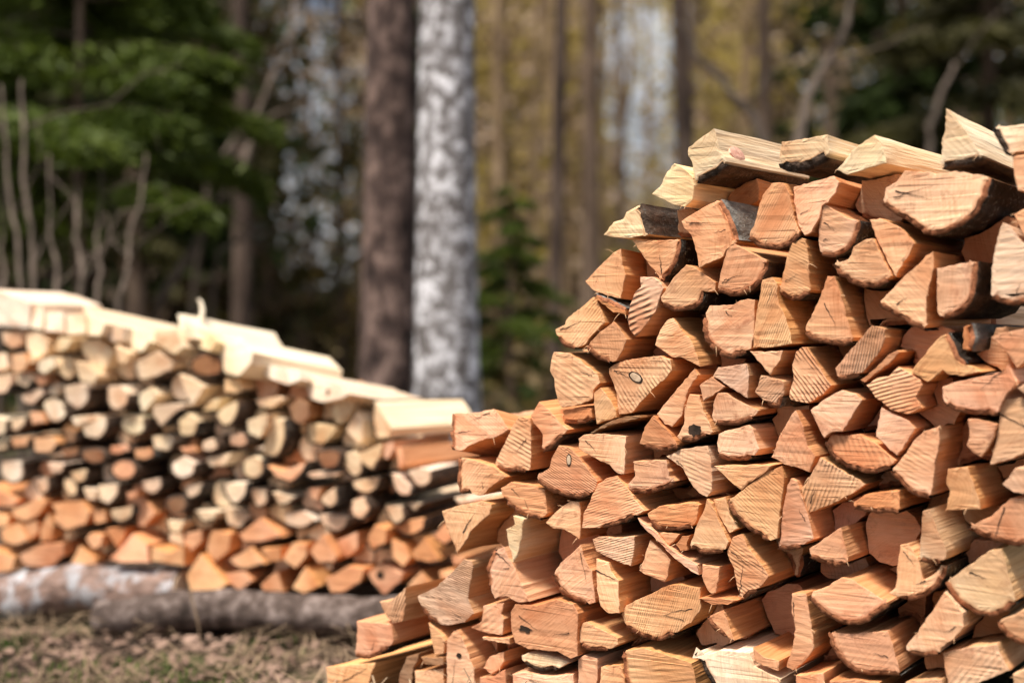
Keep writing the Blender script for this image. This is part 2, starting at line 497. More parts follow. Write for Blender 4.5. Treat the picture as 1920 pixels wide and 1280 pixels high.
M['pine'] = make_trunk_mat('pine_bark', (0.012, 0.008, 0.008), (0.075, 0.05, 0.045), (0.30, 0.215, 0.19), (1, 1, 0.6), 12)
M['groundlog'] = make_trunk_mat('weathered_log_bark', (0.025, 0.018, 0.015), (0.085, 0.063, 0.056), (0.26, 0.215, 0.205), (1, 1, 1), 20, 0.012)
M['birch'] = make_birch_mat('birch_bark', 0.48, 0.0, 1.2)
M['birchlog'] = make_birch_mat('birch_log_bark', 0.50, 0.9, 0.62)
M['brown'] = make_trunk_mat('brown_trunk', (0.07, 0.048, 0.036), (0.17, 0.12, 0.09), (0.30, 0.22, 0.165))  # trunk browns lightened to stand in for haze
M['tan'] = make_trunk_mat('tan_trunk', (0.13, 0.09, 0.055), (0.30, 0.21, 0.13), (0.46, 0.34, 0.22))
M['greywood'] = make_trunk_mat('grey_branch', (0.05, 0.04, 0.032), (0.115, 0.09, 0.074), (0.20, 0.16, 0.135))
M['darktrunk'] = make_trunk_mat('dark_trunk', (0.025, 0.018, 0.015), (0.075, 0.052, 0.042), (0.15, 0.11, 0.088))
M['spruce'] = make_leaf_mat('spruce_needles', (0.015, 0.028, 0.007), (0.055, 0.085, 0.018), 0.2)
M['sprucelit'] = make_leaf_mat('sunlit_spruce_needles', (0.03, 0.05, 0.006), (0.095, 0.13, 0.016), 0.25)  # sunlit green of the boughs is put into the needle colour
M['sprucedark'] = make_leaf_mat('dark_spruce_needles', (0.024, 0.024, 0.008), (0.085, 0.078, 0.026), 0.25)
M['yellowleaf'] = make_leaf_mat('sunlit_yellow_green_leaves', (0.22, 0.165, 0.055), (0.50, 0.40, 0.15), 0.5)  # golden sunlight on the foliage is put into the leaf colour
M['olive'] = make_leaf_mat('olive_leaves', (0.085, 0.06, 0.028), (0.24, 0.175, 0.085), 0.4)

def trunk_mesh(base, h, r0, lean=(0, 0), bend=0.1, seed=0, sides=14, seg=16, r1=0.25):
    rr = random.Random(seed); ph = rr.random() * 6; ph2 = rr.random() * 6
    P, R = [], []
    for i in range(seg + 1):
        t = i / seg
        P.append(Vector((base.x + lean[0] * h * t + bend * math.sin(t * 5 + ph) * t, base.y + lean[1] * h * t + bend * math.cos(t * 4 + ph2) * t, base.z - 0.15 + (h + 0.15) * t)))
        R.append(r0 * (1 - (1 - r1) * t) * (1 + 0.35 * math.exp(-t * 22)))
    return P, R

def limbs(P, R, n, lo, hi, ln, rise, seed, sides=6):
    """bare side limbs along a trunk"""
    rr = random.Random(seed); parts = []; tips = []
    for k in range(n):
        t = lo + (hi - lo) * (k + rr.random()) / n
        f = t * (len(P) - 1); i = min(int(f), len(P) - 2); p = P[i].lerp(P[i + 1], f - i); r = R[i] * 0.35
        a = rr.random() * 6.283; l = ln * rr.uniform(0.5, 1.1)
        d = Vector((math.cos(a), math.sin(a), rise * rr.uniform(0.5, 1.4)))
        q = [p + d * (l * j / 4) + Vector((rr.uniform(-.1, .1), rr.uniform(-.1, .1), -0.05 * j * j * (0.3 if rise > 0 else 1))) * l * 0.35 for j in range(5)]
        parts.append(tube(q, [r * (1 - 0.2 * j) + 0.003 for j in range(5)], sides)); tips.append(q)
    return parts, tips

def leaf_cloud(centres, n, spread, size, seed):
    r = np.random.default_rng(seed)
    cs = np.asarray(centres)[r.integers(0, len(centres), n)] + r.normal(0, 1, (n, 3)) * spread
    d = r.normal(0, 1, (n, 3)); d /= np.linalg.norm(d, axis=1)[:, None]
    e = np.cross(d, r.normal(0, 1, (n, 3))); e /= np.linalg.norm(e, axis=1)[:, None]
    s = size * r.uniform(0.5, 1.3, (n, 1))
    return np.stack([cs - d * s, cs + e * s * 0.45, cs + d * s, cs - e * s * 0.45], axis=1)

def spruce_crown(base, h0, H, R, n_br, n_leaf, seed, droop=0.35, top_z=None, size=0.06, phi=(0, 6.283)):
    """sprays of needles along drooping boughs"""
    r = np.random.default_rng(seed); Q = []; B = []
    for k in range(n_br):
        t = ((k + r.random()) / n_br) ** 1.0
        z = h0 + (H - h0) * t; ln = R * (1 - t) ** 0.8 * r.uniform(0.75, 1.15) + 0.1
        a = r.uniform(*phi); d = np.array([math.cos(a), math.sin(a), 0.0]); sd = np.array([-d[1], d[0], 0])
        p0 = np.array([base.x, base.y, base.z + z])
        B.append([Vector(p0 + d * ln * s + np.array([0, 0, 0.12 * s - droop * s * s]) * ln) for s in (0, .25, .5, .75, 1)])
        m = int(n_leaf * (0.35 + 0.65 * ln / (R + 0.1)))
        s = r.uniform(0.12, 1.0, m) ** 0.8
        side = r.normal(0, 1, m) * (0.30 * ln * (1.1 - s)) * 0.8
        c = p0 + d * (ln * s)[:, None] + sd * side[:, None]
        c[:, 2] += (0.12 * s - droop * s * s) * ln - np.abs(side) * 0.25 - r.uniform(0, 0.10, m) * R
        ax = d * 0.8 + sd * np.sign(side)[:, None] * 0.8 + r.normal(0, .35, (m, 3)); ax[:, 2] -= 0.35
        ax /= np.linalg.norm(ax, axis=1)[:, None]
        e = np.cross(ax, r.normal(0, 1, (m, 3))); e /= np.linalg.norm(e, axis=1)[:, None]
        L_ = size * r.uniform(0.6, 1.5, (m, 1))
        Q.append(np.stack([c - ax * L_, c + e * L_ * 0.22, c + ax * L_, c - e * L_ * 0.22], axis=1))
    return np.concatenate(Q), B

def ground_pt(px, depth):
    x = (px - 960) / FPX * depth
    return Vector((x, depth, ground_z(x, depth)))

def plain_tree(name, label, cat, px, depth, wpx, mat, h=11, lean=(0, 0), bend=0.08, seed=1, leaf=None, n_leaf=700, group='trees behind the woodpiles', limb_lo=0.35, nl=9, ln=1.4, crown_lo=0.45, csize=0.09):
    b = ground_pt(px, depth); root = empty(name, b)
    r0 = wpx / FPX * depth / 2
    P, R = trunk_mesh(b, h, r0, lean, bend, seed)
    v, f = tube(P, R, 18 if wpx > 60 else 10, 0.07 if wpx > 60 else 0.04, seed)
    mesh_obj('trunk', v, f, mat, root, smooth=True)
    lp, tips = limbs(P, R, nl, limb_lo, 0.95, ln, 0.35, seed + 5)
    for lv, lf in lp: mesh_obj('limb', lv, lf, mat, root, smooth=True)
    if leaf:
        cs = [tuple(p) for q in tips for p in q[1:] if p.z > b.z + crown_lo * h] or [tuple(P[-1])]
        quads_obj('crown', leaf_cloud(cs, n_leaf, 0.38, csize, seed), mat=M[leaf], parent=root)
    tag(root, label, cat, group)
    return root

def spruce_tree(label, px, depth, wpx, leaf, h0, H, R, n_br, n_leaf, seed, droop=0.35, size=0.06, trunk='brown'):
    b = ground_pt(px, depth); root = empty('spruce_tree', b)
    P, R_ = trunk_mesh(b, H, wpx / FPX * depth / 2, (0, 0), 0.03, seed, r1=0.08)
    v, f = tube(P, R_, 10, 0.04, seed); mesh_obj('trunk', v, f, M[trunk], root, smooth=True)
    Q, B = spruce_crown(b, h0, H, R, n_br, n_leaf, seed, droop, size=size)
    quads_obj('crown', Q, M[leaf], root)
    for q in B:
        v, f = tube([p - Vector((0, 0, 0.02)) for p in q], [0.011, 0.009, 0.006, 0.004, 0.002], 5); mesh_obj('bough', v, f, M['darktrunk'], root, smooth=True)
    tag(root, label, 'tree', 'trees behind the woodpiles')

# the two big trunks in the middle
plain_tree('pine_tree', 'thick dark brown pine trunk directly left of the birch trunk', 'tree', 727, 7.2, 104, M['pine'], 13, (0.004, 0.0), 0.02, 21, 'sprucedark', 900, limb_lo=0.4)
plain_tree('birch_tree', 'thick grey-white birch trunk in the middle of the background', 'tree', 836, 6.8, 118, M['birch'], 13, (0.002, 0.0), 0.02, 22, 'yellowleaf', 900, limb_lo=0.4)

THIN = [  # px, depth, width px, material, lean, seed, label
    (942, 14, 26, 'tan', (-0.025, 0), 31, 'slim tan trunk just right of the birch'),
    (1035, 11, 30, 'darktrunk', (0.008, 0), 32, 'slim dark trunk between the birch and the near pile'),
    (1108, 15, 40, 'brown', (0.012, 0), 33, 'brown trunk left of the pale sky gap'),
    (985, 18, 18, 'tan', (0.05, 0), 34, 'very slim golden trunk behind the dark one'),
    (1075, 20, 20, 'tan', (-0.06, 0), 35, 'very slim golden trunk left of the brown trunk'),
    (1160, 19, 22, 'brown', (0.01, 0), 36, 'slim trunk at the left edge of the sky gap'),
    (1312, 12, 40, 'darktrunk', (-0.04, 0), 37, 'dark trunk leaning left above the near pile'),
    (1290, 17, 22, 'brown', (0.02, 0), 38, 'slim brown trunk at the right edge of the sky gap'),
    (1372, 16, 26, 'tan', (0.035, 0), 39, 'slim tan trunk right of the leaning dark trunk'),
    (1435, 13, 36, 'brown', (0.01, 0), 40, 'brown trunk behind the pale leaning branch on the right'),
    (1560, 18, 26, 'brown', (0.0, 0), 41, 'slim trunk behind the tall curved bare stem'),
    (1655, 15, 30, 'darktrunk', (0.0, 0), 42, 'dark trunk deep in the upper right greenery'),
    (1785, 17, 34, 'brown', (0.01, 0), 43, 'brown trunk above the tall pale wedge log'),
    (255, 11, 36, 'brown', (0.0, 0), 44, 'reddish brown trunk behind the bright spruce'),
    (452, 10, 40, 'darktrunk', (0.0, 0), 45, 'dark trunk between the bright spruce and the sky sparkles'),
    (110, 13, 32, 'darktrunk', (0.0, 0), 46, 'dark trunk at the far left behind the spruce'),
    (585, 19, 12, 'brown', (0.0, 0), 47, 'very slim brown trunk among the sky sparkles'),
    (640, 16, 16, 'darktrunk', (0.01, 0), 48, 'slim dark trunk close left of the pine'),
    (398, 17, 22, 'brown', (0.01, 0), 49, 'slim trunk left of the pale leaning sapling'),
]
for px, dp, w, mt, ln_, sd, lab in THIN:
    plain_tree('forest_tree', lab, 'tree', px, dp, w, M[mt], 12, ln_, 0.16, sd, 'sprucedark' if px < 700 else 'olive' if sd % 3 else 'yellowleaf', 420, limb_lo=0.40 if 380 < px < 1340 else 0.18, nl=10, ln=1.2, crown_lo=0.45 if 380 < px < 1340 else 0.2, csize=0.10)

# spruces
SPR = [
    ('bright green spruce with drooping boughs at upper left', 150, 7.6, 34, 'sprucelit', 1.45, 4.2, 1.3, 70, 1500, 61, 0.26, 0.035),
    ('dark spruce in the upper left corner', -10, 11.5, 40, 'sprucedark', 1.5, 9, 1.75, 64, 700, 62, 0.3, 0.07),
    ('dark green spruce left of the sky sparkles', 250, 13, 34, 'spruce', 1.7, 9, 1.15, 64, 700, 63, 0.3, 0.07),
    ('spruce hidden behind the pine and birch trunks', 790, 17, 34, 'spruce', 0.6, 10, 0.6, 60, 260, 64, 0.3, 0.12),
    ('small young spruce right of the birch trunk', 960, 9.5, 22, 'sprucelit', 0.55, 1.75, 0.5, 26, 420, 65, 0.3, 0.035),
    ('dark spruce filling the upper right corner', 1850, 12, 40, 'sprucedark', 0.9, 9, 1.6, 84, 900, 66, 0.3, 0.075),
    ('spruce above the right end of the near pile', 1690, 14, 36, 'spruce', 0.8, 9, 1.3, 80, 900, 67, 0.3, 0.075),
    ('green spruce behind the curved bare stem', 1560, 19, 34, 'spruce', 0.8, 9, 1.2, 54, 260, 68, 0.3, 0.12),
    ('low young spruce beside the base of the birch', 935, 12, 22, 'spruce', 0.25, 1.5, 0.55, 26, 420, 69, 0.3, 0.04),
]
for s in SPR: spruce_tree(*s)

# yellow-green young broadleaf trees, sunlight put into the leaf colour
for px, dp, sd, lab, lo, n in ((1215, 21, 71, 'yellow-green birch sapling in front of the sky gap', 0.12, 220), (930, 22, 72, 'yellow-green sapling right of the birch top', 0.15, 1300),
                       (1370, 24, 73, 'yellow-green tree behind the leaning dark trunk', 0.12, 1500), (1060, 26, 74, 'tall yellow-green tree behind the golden trunks', 0.18, 1300)):
    plain_tree('young_birch', lab, 'tree', px, dp, 16, M['tan'], 9, (0.01, 0), 0.1, sd, 'yellowleaf', n, limb_lo=0.1, nl=16, ln=1.5, crown_lo=lo, csize=0.10)

def bare_stem(name, label, pts, depth, wpx, mat, twigs=0, seed=1, root_px=None, group='bare saplings and branches'):
    """leafless sapling: stem through the given points, rooted on the ground"""
    P = [at(x, y, depth + 0.15 * i) for i, (x, y) in enumerate(pts)]
    x0, y0 = P[0].x, P[0].y
    if root_px is not None:
        g = ground_pt(root_px, depth); P = [g - Vector((0, 0, 0.05))] + [g.lerp(P[0], 0.5)] + P
    root = empty(name, P[0])
    r0 = wpx / FPX * depth / 2
    Q = []
    for i in range(len(P) - 1):
        for k in range(4): Q.append(P[i].lerp(P[i + 1], k / 4) + Vector((rng.uniform(-1, 1), 0, rng.uniform(-1, 1))) * r0 * 0.3)
    Q.append(P[-1])
    R = [r0 * (1 - 0.7 * i / len(Q)) for i in range(len(Q))]
    v, f = tube(Q, R, 8, 0.05, seed); mesh_obj('stem', v, f, mat, root, smooth=True)
    rr = random.Random(seed)
    for k in range(twigs):
        i = rr.randrange(len(Q) // 3, len(Q) - 1); p = Q[i]; d = Vector((rr.uniform(-1, 1), rr.uniform(-.5, .5), rr.uniform(0.2, 1))).normalized()
        l = rr.uniform(0.2, 0.7)
        q = [p + d * l * j / 4 + Vector((rr.uniform(-1, 1), 0, rr.uniform(-1, 1))) * 0.03 * j for j in range(5)]
        v, f = tube(q, [R[i] * 0.5 * (1 - 0.2 * j) + 0.001 for j in range(5)], 5); mesh_obj('twig', v, f, mat, root, smooth=True)
    tag(root, label, 'sapling', group)

gw = M['greywood']
bare_stem('bare_sapling', 'pale leaning sapling stem right of the bright spruce', [(300, 560), (400, 400), (455, 320), (480, 220), (545, 60), (560, -40)], 8.5, 22, gw, 2, 81, 240)
bare_stem('bare_sapling', 'thin bare branch arching low left of the pine', [(410, 470), (470, 440), (540, 428), (600, 440)], 8.0, 11, gw, 2, 82, 360)
bare_stem('bare_sapling', 'thin bare stem crossing the pale leaning sapling', [(390, 330), (440, 260), (520, 210), (600, 190)], 9.0, 14, gw, 1, 83, 330)
bare_stem('bare_sapling', 'tall curved grey bare stem at upper right', [(1490, 300), (1505, 220), (1530, 150), (1585, 60), (1605, -30)], 8.0, 32, gw, 2, 84, 1480)
bare_stem('bare_sapling', 'grey bare branch leaning left above the pale knotted log', [(1440, 300), (1420, 230), (1370, 170), (1310, 110), (1275, 40)], 8.5, 26, gw, 1, 85, 1450)
bare_stem('bare_sapling', 'thin grey stem left of the tall pale wedge log', [(1740, 330), (1745, 240), (1760, 190), (1790, 120)], 9.5, 22, gw, 1, 86, 1735)
LEFTST = [(10, 250, 40, 570, 22, 'first'), (45, 240, 62, 560, 26, 'second'), (95, 380, 105, 560, 20, 'third'), (145, 390, 150, 560, 24, 'fourth'), (188, 400, 180, 560, 20, 'fifth'), (262, 380, 222, 560, 22, 'sixth'), (8, 420, 0, 560, 16, 'seventh')]
for i, (x1, y1, x0, y0, w, nm) in enumerate(LEFTST):
    places = ['pale bare stem nearest the left frame edge, upper part bent', 'stoutest pale bare stem under the left end of the spruce boughs', 'thin pale stem third from left under the spruce boughs', 'pale upright stem in the middle under the spruce boughs', 'pale stem right of the middle under the spruce boughs', 'rightmost pale stem under the spruce boughs, leaning right', 'short thin pale stem at the very left frame edge']
    bare_stem('bare_sapling', places[i], [(x0, y0), ((x0 * 2 + x1) / 3 + 6, (y0 * 2 + y1) / 3), ((x0 + x1 * 2) / 3 - 5, (y0 + y1 * 2) / 3), (x1, y1), (x1 + (x1 - x0) * 0.3, y1 - 90)], 5.7 + 0.08 * i, w * 0.62, gw, 2, 90 + i, x0)

# distant wood that reads as one mass
M['tantwig'] = make_leaf_mat('tan_twigs', (0.28, 0.20, 0.15), (0.66, 0.51, 0.40), 0.3)  # far twigs lightened in colour in place of warm haze
M['fartrunk'] = make_trunk_mat('far_trunk_bark', (0.06, 0.042, 0.03), (0.19, 0.135, 0.095), (0.48, 0.36, 0.25), (1, 1, 0.04), 1.7, 0.0)
M['browntwig'] = make_leaf_mat('brown_twigs', (0.055, 0.037, 0.025), (0.18, 0.122, 0.082), 0.2)
def far_wood():
    r = random.Random(404); parts = []; nr = np.random.default_rng(17)
    cl = {'sprucedark': [], 'spruce': [], 'yellowleaf': [], 'olive': [], 'tantwig': [], 'browntwig': []}
    for k in range(300):
        d = r.uniform(24, 62); t = r.choice((-1, 1)) * r.uniform(0.45, 0.95) if k >= 250 else r.uniform(-0.5, 0.5) if k < 150 else r.uniform(-0.04, 0.2); x = t * d
        if 0.07 < t < 0.13 or -0.175 < t < -0.10: continue
        b = Vector((x, d, 0)); h = r.uniform(11, 17); rad = r.uniform(0.05, 0.17)
        lx = r.gauss(0, 0.05) * h
        P = [b + Vector((r.uniform(-.15, .15) + lx * j / 5, 0, h * j / 5)) for j in range(6)]
        parts.append(tube(P, [rad * (1 - 0.13 * j) for j in range(6)], 6))
    for k in range(3900):
        t = r.choice((-1, 1)) * r.uniform(0.42, 0.95) if k >= 3000 else r.uniform(-0.46, 0.46) if k < 1500 else r.uniform(-0.04, 0.2) if k < 2300 else r.uniform(-0.42, -0.09)
        d = r.uniform(24, 56) if k < 2300 or k >= 3000 else r.uniform(15, 27); e = r.uniform(-0.012, 0.30)
        if -0.180 < t < -0.100 and e > 0.01 and r.random() < (0.80 if d > 24 else 0.95): continue   # lane between the crowns
        if 0.058 < t < 0.136 and e > 0.085 and r.random() < 0.93: continue                        # clearing in the canopy
        z = CAM_H + e * d
        if z > 15: continue
        if t < -0.180: ty = r.choice(('sprucedark', 'spruce', 'browntwig', 'browntwig'))
        elif t < -0.09: ty = r.choice(('sprucedark', 'browntwig', 'browntwig', 'olive', 'tantwig'))
        elif t < 0.125: ty = r.choice(('tantwig', 'tantwig', 'tantwig', 'browntwig', 'browntwig', 'olive', 'yellowleaf')) if e > 0.03 else r.choice(('tantwig', 'browntwig', 'browntwig', 'sprucedark'))
        elif t < 0.23: ty = r.choice(('olive', 'yellowleaf', 'tantwig', 'tantwig', 'browntwig', 'sprucedark'))
        else: ty = r.choice(('sprucedark', 'spruce', 'sprucedark', 'browntwig'))
        cl[ty].append((t * d, d, z))
    v, f = join(parts)
    o = mesh_obj('far_trunks', v, f, M['fartrunk'], smooth=True); o['kind'] = 'stuff'
    tag(o, 'far-off trunks of the forest seen as one mass', 'forest')
    names = {'sprucedark': ('far_dark_foliage', 'far-off darkest conifer foliage of the forest'), 'spruce': ('far_green_foliage', 'far-off green conifer foliage of the forest'),
             'yellowleaf': ('far_yellow_foliage', 'far-off yellow-green foliage with sunlight put into its colour'), 'olive': ('far_olive_foliage', 'far-off olive brown foliage of the forest'), 'tantwig': ('far_twigs', 'far-off tan twigs and bare brush of the forest'), 'browntwig': ('far_brown_brush', 'far-off dark brown brush and dead twigs of the forest')}
    for ty, cs in cl.items():
        o = quads_obj(names[ty][0], leaf_cloud(cs, len(cs) * 80, 0.45, 0.15 if 'spruce' in ty else 0.12, 5), M[ty], kind='stuff')
        tag(o, names[ty][1], 'foliage')
    u = []
    for k in range(260):
        d = r.uniform(9, 40); u.append((r.uniform(-0.45, 0.45) * d, d, r.uniform(0.05, 0.5)))
    o = quads_obj('undergrowth', leaf_cloud(u, 16000, 0.3, 0.08, 8), M['olive'], kind='stuff')
    tag(o, 'low brown and olive undergrowth on the forest floor', 'undergrowth')
far_wood()
